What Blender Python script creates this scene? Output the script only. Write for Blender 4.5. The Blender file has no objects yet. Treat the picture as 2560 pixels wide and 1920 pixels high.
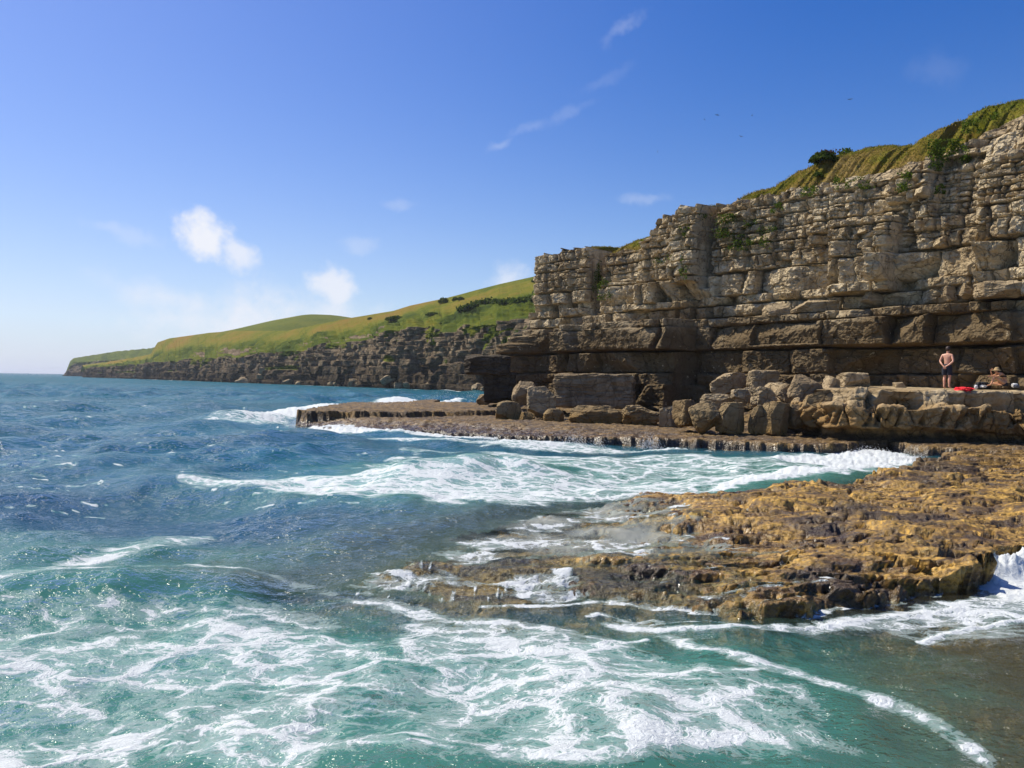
import bpy, math, random
import numpy as np
from mathutils import Vector, Matrix
random.seed(7)
RNG = np.random.default_rng(11)
scene = bpy.context.scene
COL = scene.collection
R = math.radians

# ------------------------------------------------------------------ camera
EYE = 2.6
FPX = 2047.5                      # focal length in pixels of a 2560 wide frame
ROLL, PITCH = R(0.96), R(-0.196)
F = np.array([0, math.cos(PITCH), math.sin(PITCH)])
R0 = np.array([1.0, 0, 0]); U0 = np.cross(R0, F)
RT = R0 * math.cos(ROLL) + U0 * math.sin(ROLL)
UP = U0 * math.cos(ROLL) - R0 * math.sin(ROLL)
C0 = np.array([0, 0, EYE])
RT, UP = (R0 * math.cos(ROLL) - U0 * math.sin(ROLL)) * 1.0, (U0 * math.cos(ROLL) + R0 * math.sin(ROLL)) * 1.0
# the horizon drops towards +x in the picture: camera up leans to -x
RT = R0 * math.cos(ROLL) + U0 * math.sin(ROLL)
UP = U0 * math.cos(ROLL) - R0 * math.sin(ROLL)

def ray(px, py):
    px = np.asarray(px, float); py = np.asarray(py, float)
    return F + ((px - 1280) / FPX)[..., None] * RT + ((960 - py) / FPX)[..., None] * UP
def at_y(px, py, y):
    d = ray(px, py); return C0 + d * (np.asarray(y, float) / d[..., 1])[..., None]
def at_z(px, py, z=0.0):
    d = ray(px, py); return C0 + d * ((z - EYE) / d[..., 2])[..., None]
def project(P):
    v = np.asarray(P, float) - C0
    w = v @ F
    return 1280 + FPX * (v @ RT) / w, 960 - FPX * (v @ UP) / w

cam_d = bpy.data.cameras.new('camera'); cam = bpy.data.objects.new('camera', cam_d); COL.objects.link(cam)
cam_d.sensor_width = 36; cam_d.lens = 36 * FPX / 2560; cam_d.clip_start = 0.1; cam_d.clip_end = 60000
M = Matrix([[RT[0], UP[0], -F[0], 0], [RT[1], UP[1], -F[1], 0], [RT[2], UP[2], -F[2], EYE], [0, 0, 0, 1]])
cam.matrix_world = M
scene.camera = cam

# ------------------------------------------------------------------ numpy noise
_perm = RNG.permutation(256).astype(np.int32); _perm = np.concatenate([_perm, _perm, _perm])
_g2a = RNG.uniform(0, 2 * np.pi, 256); _g2 = np.stack([np.cos(_g2a), np.sin(_g2a)], 1).astype(np.float32)
_g3 = RNG.normal(size=(256, 3)).astype(np.float32); _g3 /= np.linalg.norm(_g3, axis=1, keepdims=True)
def _fade(t): return t * t * t * (t * (t * 6 - 15) + 10)
def pn2(x, y):
    x = np.asarray(x, np.float32); y = np.asarray(y, np.float32)
    x, y = np.broadcast_arrays(x, y)
    xi = np.floor(x).astype(np.int32); yi = np.floor(y).astype(np.int32)
    xf = x - xi; yf = y - yi; xi &= 255; yi &= 255
    u = _fade(xf); v = _fade(yf)
    def g(ix, iy, dx, dy):
        k = _g2[_perm[_perm[ix] + iy]]; return k[..., 0] * dx + k[..., 1] * dy
    x1 = (xi + 1) & 255; y1 = (yi + 1) & 255
    a = g(xi, yi, xf, yf); b = g(x1, yi, xf - 1, yf); c = g(xi, y1, xf, yf - 1); d = g(x1, y1, xf - 1, yf - 1)
    return 1.5 * (a + u * (b - a) + v * ((c + u * (d - c)) - (a + u * (b - a))))
def pn3(x, y, z):
    x, y, z = np.broadcast_arrays(np.asarray(x, np.float32), np.asarray(y, np.float32), np.asarray(z, np.float32))
    xi = np.floor(x).astype(np.int32); yi = np.floor(y).astype(np.int32); zi = np.floor(z).astype(np.int32)
    xf = x - xi; yf = y - yi; zf = z - zi; xi &= 255; yi &= 255; zi &= 255
    u = _fade(xf); v = _fade(yf); w = _fade(zf)
    def g(ix, iy, iz, dx, dy, dz):
        k = _g3[_perm[_perm[_perm[ix] + iy] + iz]]; return k[..., 0] * dx + k[..., 1] * dy + k[..., 2] * dz
    x1 = (xi + 1) & 255; y1 = (yi + 1) & 255; z1 = (zi + 1) & 255
    L = lambda a, b, t: a + t * (b - a)
    lo = L(L(g(xi, yi, zi, xf, yf, zf), g(x1, yi, zi, xf - 1, yf, zf), u), L(g(xi, y1, zi, xf, yf - 1, zf), g(x1, y1, zi, xf - 1, yf - 1, zf), u), v)
    hi = L(L(g(xi, yi, z1, xf, yf, zf - 1), g(x1, yi, z1, xf - 1, yf, zf - 1), u), L(g(xi, y1, z1, xf, yf - 1, zf - 1), g(x1, y1, z1, xf - 1, yf - 1, zf - 1), u), v)
    return 1.5 * L(lo, hi, w)
def fbm2(x, y, o=4, g=0.5, seed=0.0):
    s = 0; a = 1.0; f = 1.0
    for i in range(o):
        s = s + a * pn2(x * f + 17.3 * i + seed, y * f - 9.1 * i + seed * 1.7); a *= g; f *= 2.03
    return s
def ridge2(x, y, o=4, g=0.5, seed=0.0):
    s = 0; a = 1.0; f = 1.0
    for i in range(o):
        s = s + a * (1 - 2 * np.abs(pn2(x * f + 31.7 * i + seed, y * f + 5.3 * i - seed))); a *= g; f *= 2.07
    return s
def fbm3(x, y, z, o=4, g=0.5, seed=0.0):
    s = 0; a = 1.0; f = 1.0
    for i in range(o):
        s = s + a * pn3(x * f + 13.1 * i + seed, y * f + 7.7 * i, z * f - 3.3 * i + seed); a *= g; f *= 2.03
    return s
def cell2(x, y, seed=0):
    """F1, F2 and a random value of the nearest cell"""
    x = np.asarray(x, np.float32); y = np.asarray(y, np.float32)
    xi = np.floor(x).astype(np.int32); yi = np.floor(y).astype(np.int32)
    f1 = np.full(x.shape, 9, np.float32); f2 = f1.copy(); rv = np.zeros(x.shape, np.float32)
    for dx in (-1, 0, 1):
        for dy in (-1, 0, 1):
            h = _perm[_perm[(xi + dx + seed) & 255] + ((yi + dy) & 255)]
            h2 = _perm[h + 57]; h3 = _perm[h + 131]
            d = np.hypot(xi + dx + h / 256. - x, yi + dy + h2 / 256. - y).astype(np.float32)
            m = d < f1
            f2 = np.where(m, f1, np.minimum(f2, d)); rv = np.where(m, h3 / 256., rv); f1 = np.where(m, d, f1)
    return f1, f2, rv
def facet2(x, y, seed=0, tilt=.6):
    """flat chips: every cell of a random mosaic is its own tilted plane"""
    x = np.asarray(x, np.float32); y = np.asarray(y, np.float32)
    xi = np.floor(x).astype(np.int32); yi = np.floor(y).astype(np.int32)
    f1 = np.full(x.shape, 9, np.float32); out = np.zeros(x.shape, np.float32)
    for dx in (-1, 0, 1):
        for dy in (-1, 0, 1):
            h = _perm[_perm[(xi + dx + seed) & 255] + ((yi + dy) & 255)]
            h2 = _perm[h + 57]; h3 = _perm[h + 131]; h4 = _perm[h + 203]
            ex = (x - xi - dx - h / 256.).astype(np.float32); ey = (y - yi - dy - h2 / 256.).astype(np.float32); d = np.hypot(ex, ey)
            a = h4 * (2 * math.pi / 256)
            v = (h3 / 256. - .5) + tilt * (np.cos(a) * ex + np.sin(a) * ey)
            m = d < f1; f1 = np.where(m, d, f1); out = np.where(m, v, out)
    return out
def sstep(a, b, x):
    t = np.clip((np.asarray(x, float) - a) / (b - a), 0, 1); return t * t * (3 - 2 * t)
def lerp(a, b, t): return a + (b - a) * t
def seg_dist(X, Y, poly, closed=False):
    """distance of points to a polyline and the fraction 0..1 along it"""
    P = np.asarray(poly, float); Q = np.roll(P, -1, 0) if closed else P[1:]; P = P if closed else P[:-1]
    L = np.hypot(*(Q - P)[:, :2].T); cum = np.concatenate([[0], np.cumsum(L)])
    best = np.full(X.shape, 1e9); fr = np.zeros(X.shape)
    for i in range(len(P)):
        dx, dy = Q[i, 0] - P[i, 0], Q[i, 1] - P[i, 1]; l2 = max(dx * dx + dy * dy, 1e-12)
        t = np.clip(((X - P[i, 0]) * dx + (Y - P[i, 1]) * dy) / l2, 0, 1)
        d = np.hypot(X - P[i, 0] - t * dx, Y - P[i, 1] - t * dy)
        m = d < best; best = np.where(m, d, best); fr = np.where(m, (cum[i] + t * L[i]) / cum[-1], fr)
    return best, fr
def inside(X, Y, poly):
    P = np.asarray(poly, float); c = np.zeros(X.shape, bool); j = len(P) - 1
    for i in range(len(P)):
        if P[i, 1] != P[j, 1]:
            c ^= ((P[i, 1] > Y) != (P[j, 1] > Y)) & (X < (P[j, 0] - P[i, 0]) * (Y - P[i, 1]) / (P[j, 1] - P[i, 1]) + P[i, 0])
        j = i
    return c
def sdist(X, Y, poly):
    d, _ = seg_dist(X, Y, poly, True); return np.where(inside(X, Y, poly), d, -d)

# ------------------------------------------------------------------ object helpers
def mesh_np(name, V, Q, mat, attrs=None, smooth=True, parent=None, loc=None):
    V = np.ascontiguousarray(V, np.float32).reshape(-1, 3); Q = np.ascontiguousarray(Q, np.int32); k = Q.shape[1]
    me = bpy.data.meshes.new(name)
    me.vertices.add(len(V)); me.vertices.foreach_set('co', V.ravel())
    me.loops.add(Q.size); me.loops.foreach_set('vertex_index', Q.ravel())
    me.polygons.add(len(Q)); me.polygons.foreach_set('loop_start', np.arange(0, Q.size, k, dtype=np.int32))
    me.update(calc_edges=True)
    me.polygons.foreach_set('use_smooth', np.full(len(Q), smooth, bool))
    for an, (ty, a) in (attrs or {}).items():
        at = me.attributes.new(an, ty, 'POINT')
        at.data.foreach_set('color' if ty == 'FLOAT_COLOR' else 'value', np.ascontiguousarray(a, np.float32).ravel())
    me.materials.append(mat); me.validate()
    o = bpy.data.objects.new(name, me); COL.objects.link(o)
    if parent: o.parent = parent
    if loc is not None: o.location = loc
    return o
def grid_quads(r, c, flip=False):
    i = np.arange(r * c).reshape(r, c)
    q = np.stack([i[:-1, :-1], i[:-1, 1:], i[1:, 1:], i[1:, :-1]], -1).reshape(-1, 4)
    return q[:, ::-1] if flip else q
def grid(name, P, mat, attrs=None, flip=False, **k):
    return mesh_np(name, P, grid_quads(P.shape[0], P.shape[1], flip), mat, attrs, **k)
def tag(o, label, cat, group=None):
    o['label'] = label; o['category'] = cat
    if group: o['group'] = group
    return o
def kind(o, k): o['kind'] = k; return o
def empty(name, loc=(0, 0, 0)):
    o = bpy.data.objects.new(name, None); COL.objects.link(o); o.location = loc; o.empty_display_size = 0.2; return o

# ------------------------------------------------------------------ node helpers
class NT:
    def __init__(s, tree): s.t = tree; tree.nodes.clear()
    def n(s, ty, **kw):
        nd = s.t.nodes.new(ty)
        for k, v in kw.items():
            if k == 'ins':
                for a, b in v.items(): s.put(nd.inputs[a], b)
            else: setattr(nd, k, v)
        return nd
    def put(s, sock, v):
        if hasattr(v, 'is_linked') or isinstance(v, bpy.types.NodeSocket): s.t.links.new(v, sock)
        else: sock.default_value = v
    def math(s, op, a, b=0.0, c=None, clamp=False):
        nd = s.t.nodes.new('ShaderNodeMath'); nd.operation = op; nd.use_clamp = clamp
        s.put(nd.inputs[0], a); s.put(nd.inputs[1], b)
        if c is not None: s.put(nd.inputs[2], c)
        return nd.outputs[0]
    def vmath(s, op, a, b=None, sc=None):
        nd = s.t.nodes.new('ShaderNodeVectorMath'); nd.operation = op
        s.put(nd.inputs[0], a)
        if b is not None: s.put(nd.inputs[1], b)
        if sc is not None: s.put(nd.inputs['Scale'], sc)
        return nd.outputs['Value'] if op in ('DOT_PRODUCT', 'LENGTH', 'DISTANCE') else nd.outputs[0]
    def mapr(s, v, a, b, c=0.0, d=1.0, smooth=True):
        nd = s.t.nodes.new('ShaderNodeMapRange'); nd.interpolation_type = 'SMOOTHSTEP' if smooth else 'LINEAR'
        s.put(nd.inputs[0], v); s.put(nd.inputs[1], a); s.put(nd.inputs[2], b); s.put(nd.inputs[3], c); s.put(nd.inputs[4], d)
        return nd.outputs[0]
    def mix(s, f, a, b, bt='MIX'):
        nd = s.t.nodes.new('ShaderNodeMix'); nd.data_type = 'RGBA'; nd.blend_type = bt
        s.put(nd.inputs[0], f)
        for k, v in ((6, a), (7, b)):
            s.put(nd.inputs[k], (*v, 1) if isinstance(v, tuple) and len(v) == 3 else v)
        return nd.outputs[2]
    def noise(s, vec, scale, detail=4.0, rough=0.55, dist=0.0, out=0):
        nd = s.t.nodes.new('ShaderNodeTexNoise'); s.put(nd.inputs['Vector'], vec); nd.inputs['Scale'].default_value = scale
        nd.inputs['Detail'].default_value = detail; nd.inputs['Roughness'].default_value = rough; nd.inputs['Distortion'].default_value = dist
        return nd.outputs[out]
    def voro(s, vec, scale, feature='F1', out='Distance', rnd=1.0):
        nd = s.t.nodes.new('ShaderNodeTexVoronoi'); nd.feature = feature; s.put(nd.inputs['Vector'], vec)
        nd.inputs['Scale'].default_value = scale; nd.inputs['Randomness'].default_value = rnd
        return nd.outputs[out]
    def scale(s, vec, sc):
        nd = s.t.nodes.new('ShaderNodeMapping'); s.put(nd.inputs[0], vec); nd.inputs['Scale'].default_value = sc; return nd.outputs[0]
    def attr(s, name, out='Fac'):
        nd = s.t.nodes.new('ShaderNodeAttribute'); nd.attribute_name = name; return nd.outputs[out]
    def pos(s): return s.t.nodes.new('ShaderNodeNewGeometry').outputs['Position']
    def ramp(s, f, stops):
        nd = s.t.nodes.new('ShaderNodeValToRGB'); s.put(nd.inputs[0], f); e = nd.color_ramp.elements
        while len(e) < len(stops): e.new(0.5)
        for k, (p, c) in enumerate(stops): e[k].position = p; e[k].color = (*c, 1)
        return nd.outputs[0]
    def bump(s, h, strength, dist, normal=None):
        nd = s.t.nodes.new('ShaderNodeBump'); s.put(nd.inputs['Height'], h); s.put(nd.inputs['Strength'], strength); nd.inputs['Distance'].default_value = dist
        if normal is not None: s.put(nd.inputs['Normal'], normal)
        return nd.outputs[0]
    def out(s, sh): s.t.links.new(sh, s.n('ShaderNodeOutputMaterial').inputs[0])
def material(name):
    m = bpy.data.materials.new(name); m.use_nodes = True; return m, NT(m.node_tree)
def plain(name, col, rough=0.7, var=0.0, vs=20.0, bump=0.0):
    m, t = material(name)
    p = t.n('ShaderNodeBsdfPrincipled'); p.inputs['Roughness'].default_value = rough
    P = t.n('ShaderNodeTexCoord').outputs['Object']
    n = t.noise(P, vs, 4)
    if var: t.put(p.inputs['Base Color'], t.mix(t.mapr(n, .3, .7), tuple(c * (1 - var) for c in col), tuple(min(1, c * (1 + var)) for c in col)))
    else: p.inputs['Base Color'].default_value = (*col, 1)
    if bump: t.put(p.inputs['Normal'], t.bump(n, bump, .02))
    t.out(p.outputs[0]); return m
# ------------------------------------------------------------------ sun and sky
SUN_AZ, SUN_EL = R(62), R(50)          # azimuth to the left of the view direction
SD = np.array([-math.sin(SUN_AZ) * math.cos(SUN_EL), math.cos(SUN_AZ) * math.cos(SUN_EL), math.sin(SUN_EL)])
sl = bpy.data.lights.new('sun', 'SUN'); sl.energy = 5.0; sl.angle = R(0.5); sl.color = (1.0, 0.93, 0.80)
so = bpy.data.objects.new('sun', sl); COL.objects.link(so); so.rotation_euler = Vector(-SD).to_track_quat('-Z', 'Y').to_euler(); so.location = (-30, 30, 60)

def build_world():
    w = bpy.data.worlds.new('World'); scene.world = w; w.use_nodes = True
    t = NT(w.node_tree)
    sky = t.n('ShaderNodeTexSky', sky_type='NISHITA'); sky.sun_disc = False; sky.sun_elevation = SUN_EL; sky.sun_rotation = -SUN_AZ
    sky.air_density = 1.0; sky.dust_density = 0.6; sky.ozone_density = 3.0
    D = t.n('ShaderNodeTexCoord').outputs['Generated']
    # strong clear-day colour
    g = t.n('ShaderNodeGamma'); t.put(g.inputs[0], sky.outputs[0]); g.inputs[1].default_value = 1.0
    hs = t.n('ShaderNodeHueSaturation'); hs.inputs['Saturation'].default_value = SKY_SAT; hs.inputs['Value'].default_value = 1.0; hs.inputs['Hue'].default_value = SKY_HUE
    t.put(hs.inputs['Color'], g.outputs[0])
    col = hs.outputs[0]
    # clouds: each one a patch of the sky round its own direction
    tot = None
    warp = t.noise(D, 9.0, 6, .62, out=1)
    Dw = t.vmath('ADD', D, t.vmath('SCALE', t.vmath('SUBTRACT', warp, (.5, .5, .5)), sc=0.055))
    fine = t.noise(D, 26.0, 7, .62)
    def cloud(px, py, rx, ry, rot, power, soft=1.0):
        nonlocal tot
        c = ray(px, py); c /= np.linalg.norm(c)
        a = R(rot)
        r = RT * math.cos(a) + UP * math.sin(a); u = UP * math.cos(a) - RT * math.sin(a)
        r = r - c * (r @ c); r /= np.linalg.norm(r); u = np.cross(r, c); u /= np.linalg.norm(u)
        x = t.math('MULTIPLY', t.math('SUBTRACT', t.vmath('DOT_PRODUCT', Dw, tuple(r)), 0.0), FPX / rx)
        y = t.math('MULTIPLY', t.math('SUBTRACT', t.vmath('DOT_PRODUCT', Dw, tuple(u)), 0.0), FPX / ry)
        front = t.math('GREATER_THAN', t.vmath('DOT_PRODUCT', D, tuple(c)), 0.5)
        rr = t.math('SQRT', t.math('ADD', t.math('MULTIPLY', x, x), t.math('MULTIPLY', y, y)))
        body = t.math('SUBTRACT', 1.0, rr)
        body = t.math('ADD', body, t.math('MULTIPLY', t.math('SUBTRACT', fine, .5), 1.9))
        v = t.math('MULTIPLY', t.mapr(body, 0.0, soft, 0, power), front)
        tot = v if tot is None else t.math('MAXIMUM', tot, v)
    cloud(515, 588, 80, 62, -30, 1.0, .8)
    cloud(575, 630, 85, 36, -30, .8, .9)
    cloud(835, 712, 95, 55, 0, .85, .8)
    cloud(800, 785, 150, 65, 0, .8, 1.3)
    cloud(640, 805, 340, 110, 0, .95, 1.3)
    cloud(400, 745, 180, 60, -15, .6, 1.4)
    cloud(1270, 700, 90, 45, 10, .65, 1.2)
    cloud(1245, 362, 50, 16, 12, .17, .9)
    cloud(1335, 318, 70, 18, 20, .11, .9)
    cloud(1440, 275, 90, 20, 30, .09, .9)
    cloud(1510, 195, 70, 20, 25, .06, .9)
    cloud(1560, 80, 75, 22, 32, .15, .9)
    cloud(1600, 498, 70, 20, 5, .18, .9)
    cloud(1010, 500, 65, 18, 0, .16, .9)
    cloud(310, 570, 100, 24, -10, .2, .9)
    cloud(2350, 180, 70, 50, -20, .05, 1.0)
    cloud(900, 615, 60, 26, 0, .2, 1.0)
    # milky brightening towards the horizon below the sun's side
    z = t.n('ShaderNodeSeparateXYZ'); t.put(z.inputs[0], D)
    low = t.math('POWER', t.math('SUBTRACT', 1.0, t.math('MAXIMUM', z.outputs[2], 0.0)), SKY_LOWP)
    side = t.mapr(t.vmath('DOT_PRODUCT', D, (-.84, .54, 0)), .05, .95, .0, 1.0)
    milk = t.math('MULTIPLY', low, t.math('ADD', t.math('MULTIPLY', side, SKY_SIDE), SKY_ALL), clamp=True)
    col = t.mix(milk, col, SKY_MILK)
    side2 = t.math('MULTIPLY', t.mapr(t.vmath('DOT_PRODUCT', D, tuple(SD)), .35, 1.0, .0, 1.0), SKY_GLOW)
    col = t.mix(side2, col, SKY_GLOWC)
    col = t.mix(t.math('MULTIPLY', tot, 1.0, clamp=True), col, SKY_CLOUD)
    bg = t.n('ShaderNodeBackground'); t.put(bg.inputs[0], col); bg.inputs[1].default_value = SKY_STR
    t.t.links.new(bg.outputs[0], t.n('ShaderNodeOutputWorld').inputs[0])
SKY_STR = 0.110; SKY_SAT = 1.45; SKY_HUE = 0.518; SKY_LOWP = 5.0; SKY_SIDE = .52; SKY_ALL = .24
SKY_MILK = (4.6, 5.4, 7.4); SKY_GLOW = .24; SKY_GLOWC = (3.2, 4.0, 7.4); SKY_CLOUD = (6.6, 6.8, 7.4)
build_world()
vs = scene.view_settings; scene.display_settings.display_device = 'sRGB'
vs.view_transform = 'Standard'; vs.look = 'None'; vs.exposure = 0.27; vs.gamma = 1.0
scene.cycles.use_denoising = True
scene.cycles.max_bounces = 6; scene.cycles.transparent_max_bounces = 12; scene.cycles.diffuse_bounces = 1; scene.cycles.glossy_bounces = 2
scene.cycles.caustics_reflective = False; scene.cycles.caustics_refractive = False
scene.cycles.sample_clamp_indirect = 4.0; scene.cycles.sample_clamp_direct = 3.0
# ------------------------------------------------------------------ materials: rock, grass
def rock_material(name, c_pale, c_mid, c_dark, zdark=None, orange=None, bumpk=1.0, scale=1.0, pits=.6, stain=.5, green=None):
    """limestone: pale weathered faces, brown stains that run down, dark solution pits, pale flaked patches"""
    m, t = material(name)
    P = t.pos() if scale > 0 else t.n('ShaderNodeTexCoord').outputs['Object']
    sc = abs(scale)
    n1 = t.noise(P, .35 * sc, 5, .6); n2 = t.noise(P, 1.7 * sc, 6, .65, .4); n3 = t.noise(P, 7.0 * sc, 6, .7)
    col = t.mix(t.mapr(n1, .38, .62), c_mid, c_pale)
    col = t.mix(t.math('MULTIPLY', t.mapr(n2, .42, .68), .75), col, tuple(c * .62 for c in c_mid))
    bed = t.noise(t.scale(P, (.25, .25, 3.2)), 1.0 * sc, 5, .6)
    col = t.mix(t.math('MULTIPLY', t.mapr(bed, .46, .66), .45), col, tuple(min(1, c * 1.12) for c in c_pale))
    st = t.noise(t.scale(P, (1.5, 1.5, .22)), 1.0 * sc, 5, .65)
    col = t.mix(t.math('MULTIPLY', t.mapr(st, .5, .68), stain), col, c_dark)
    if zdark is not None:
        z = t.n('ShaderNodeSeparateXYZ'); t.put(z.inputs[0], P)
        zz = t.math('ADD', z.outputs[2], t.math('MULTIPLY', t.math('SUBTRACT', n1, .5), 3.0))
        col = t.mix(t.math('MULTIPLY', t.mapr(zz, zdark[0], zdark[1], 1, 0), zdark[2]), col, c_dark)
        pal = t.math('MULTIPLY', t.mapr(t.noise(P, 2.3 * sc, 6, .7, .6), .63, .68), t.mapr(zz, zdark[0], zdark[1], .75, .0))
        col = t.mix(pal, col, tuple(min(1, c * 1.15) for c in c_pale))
    if orange is not None:
        z2 = t.n('ShaderNodeSeparateXYZ'); t.put(z2.inputs[0], P)
        zz = t.math('ADD', z2.outputs[2], t.math('MULTIPLY', t.math('SUBTRACT', n2, .5), 1.1))
        col = t.mix(t.math('MULTIPLY', t.mapr(zz, orange[0], orange[1], 1, 0), t.mapr(n3, .3, .62, .5, 1)), col, orange[2])
        col = t.mix(t.math('MULTIPLY', t.mapr(zz, orange[3], orange[4], 1, 0), .9), col, (.022, .016, .008))
    if green is not None:
        col = t.mix(t.math('MULTIPLY', t.attr('grass'), 1.0), col, t.ramp(t.noise(P, green, 6, .7), [(.3, (.028, .04, .006)), (.5, (.075, .085, .012)), (.7, (.16, .13, .03))]))
    vp = t.voro(t.vmath('ADD', P, t.vmath('SCALE', t.noise(P, 2.2 * sc, 3, out=1), sc=.5)), 2.6 * sc)
    pit = t.math('MULTIPLY', t.mapr(vp, .07, .2, 1, 0), t.mapr(n1, .44, .56))
    col = t.mix(t.math('MULTIPLY', pit, pits), col, (.02, .016, .01))
    col = t.mix(t.mapr(n3, .35, .75, .0, .35), col, tuple(c * .45 for c in c_mid))
    p = t.n('ShaderNodeBsdfPrincipled'); t.put(p.inputs['Base Color'], col); p.inputs['Roughness'].default_value = .9
    p.inputs['Specular IOR Level'].default_value = .2
    h = t.math('ADD', t.math('MULTIPLY', n3, .35), t.math('MULTIPLY', n2, 1.0))
    h = t.math('ADD', h, t.math('MULTIPLY', bed, .5))
    h = t.math('SUBTRACT', h, t.math('MULTIPLY', pit, .8 * pits))
    cr = t.voro(t.vmath('ADD', P, t.vmath('SCALE', t.noise(P, 1.1 * sc, 4, out=1), sc=.9)), 1.1 * sc, 'DISTANCE_TO_EDGE')
    h = t.math('SUBTRACT', h, t.mapr(cr, 0, .035, .5, 0))
    t.put(p.inputs['Normal'], t.bump(h, 1.0, .16 * bumpk / sc))
    t.out(p.outputs[0]); return m

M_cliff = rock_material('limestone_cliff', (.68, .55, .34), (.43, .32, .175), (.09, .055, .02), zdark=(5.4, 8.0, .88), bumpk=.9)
M_bench = rock_material('brown_limestone', (.54, .42, .25), (.34, .24, .12), (.12, .07, .025), orange=(1.6, 2.2, (.27, .155, .05), .62, .95), bumpk=.8, pits=.3)
M_boulder = rock_material('boulder_limestone', (.46, .355, .21), (.29, .21, .115), (.10, .063, .028), bumpk=.8, pits=.35, stain=.35)
M_boulder_low = rock_material('wet_boulder_limestone', (.34, .25, .13), (.22, .15, .07), (.08, .05, .02), orange=(.6, 1.3, (.25, .15, .045), .2, .5), bumpk=.8, pits=.35, stain=.4)
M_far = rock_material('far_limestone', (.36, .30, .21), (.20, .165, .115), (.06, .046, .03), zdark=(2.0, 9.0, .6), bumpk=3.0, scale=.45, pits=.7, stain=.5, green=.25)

def grass_material(name, ramp, s1, s2, bumpd):
    m, t = material(name); P = t.pos()
    a = t.noise(P, s1, 6, .62); b = t.noise(P, s2, 6, .7)
    f = t.math('ADD', t.math('MULTIPLY', a, .7), t.math('MULTIPLY', b, .3))
    f = t.math('ADD', f, t.math('SUBTRACT', t.attr('tone'), .5))
    col = t.ramp(f, ramp)
    p = t.n('ShaderNodeBsdfPrincipled'); t.put(p.inputs['Base Color'], col); p.inputs['Roughness'].default_value = .95; p.inputs['Specular IOR Level'].default_value = .05
    t.put(p.inputs['Normal'], t.bump(t.math('ADD', b, a), 1.0, bumpd)); t.out(p.outputs[0]); return m
M_bank = grass_material('dry_grass_turf', [(.25, (.06, .085, .010)), (.42, (.17, .17, .018)), (.56, (.21, .145, .03)), (.74, (.30, .21, .07))], .35, 5.0, .18)
M_hill = grass_material('hill_grass', [(.2, (.03, .045, .008)), (.36, (.075, .095, .012)), (.5, (.15, .155, .018)), (.66, (.25, .185, .03)), (.8, (.30, .20, .05))], .045, .6, .5)

# ------------------------------------------------------------------ strata wall
def strata_field(S, Z, zb, prm, seed, und=.05, jit=.10):
    """outward relief of a bedded, jointed rock face over arc length S and height Z"""
    rg = np.random.default_rng(seed)
    Zu = Z + und * pn2(S * .13 + seed, Z * .05) + .045 * pn2(S * .9, Z * .9 + seed) + .02 * pn2(S * 3.1, Z * 2.9)
    k = np.clip(np.searchsorted(zb, Zu) - 1, 0, len(zb) - 2)
    D = np.zeros(S.shape); s0, s1 = S.min() - 5, S.max() + 5
    for j in range(len(zb) - 1):
        m = k == j
        if not m.any(): continue
        h = zb[j + 1] - zb[j]; base, w, amp, yaw, ck = prm[j]
        n = int((s1 - s0) / w) + 4
        wd = np.clip(rg.lognormal(0, .45, n), .35, 2.4); wd *= w; edges = s0 + np.concatenate([[0], np.cumsum(wd)])
        s = S[m]; z = Zu[m]
        sj = s + jit * pn2(z * 1.3 + j * 7.1, s * .3) + .04 * pn2(z * 4.1, s * 3.3 + j)
        i = np.clip(np.searchsorted(edges, sj) - 1, 0, n - 1)
        bw = edges[i + 1] - edges[i]; u = (sj - edges[i]) / bw; v = (z - zb[j]) / h
        r = rg.random((n, 14)); g = lambda q: r[i, q]
        ud = (u - .5) * bw; vd = (v - .5) * h
        d = amp * (g(0) - .5) + yaw * (g(1) * 1.6 - .8) * ud + .16 * (g(2) - .55) * vd
        c1 = amp * (g(3) * .5 - .12) + (g(4) - .42) * 2.6 * ud + (g(5) - .5) * 2.0 * vd
        c2 = amp * (g(6) * .5 - .02) + (g(7) - .5) * 2.2 * ud + (g(8) - .35) * 1.8 * vd
        d = np.minimum(d, np.where(g(9) < .75, c1 + .05, 9)); d = np.minimum(d, np.where(g(10) < .6, c2 + .07, 9))
        d = np.maximum(d, -amp * 1.6 - .12)
        eu = np.minimum(u, 1 - u) * bw; ev = np.minimum(v, 1 - v) * h
        e = np.minimum(eu, ev)
        d -= .012 * min(1, h / .6) * np.exp(-e / .05)
        d -= max(ck, .24) * (.03 + 1.9 * g(11) * (g(12) > .45)) * np.exp(-(eu / .036) ** 2)
        d -= ck * (.35 + 1.0 * g(13)) * sstep(-.05, .2, pn2(s * .7, s * 0 + j * 3.7 + seed)) * np.exp(-(ev / .038) ** 2)
        D[m] = base + d
    return D
def boxed(S, Z, s0, s1, z0, z1, off, e=.06, ez=.04):
    a, b = min(s0, s1), max(s0, s1)
    return off * sstep(a - e, a + e, S) * (1 - sstep(b - e, b + e, S)) * sstep(z0 - ez, z0 + ez, Z) * (1 - sstep(z1 - ez, z1 + ez, Z))
def path_at(pts, S):
    P = np.asarray(pts, float); L = np.concatenate([[0], np.cumsum(np.hypot(*np.diff(P, axis=0).T))])
    x = np.interp(S, L, P[:, 0]); y = np.interp(S, L, P[:, 1])
    return x, y, L[-1]
def normals2(x, y):
    dx = np.gradient(x); dy = np.gradient(y); l = np.hypot(dx, dy); return -dy / l, dx / l    # left of travel

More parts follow.
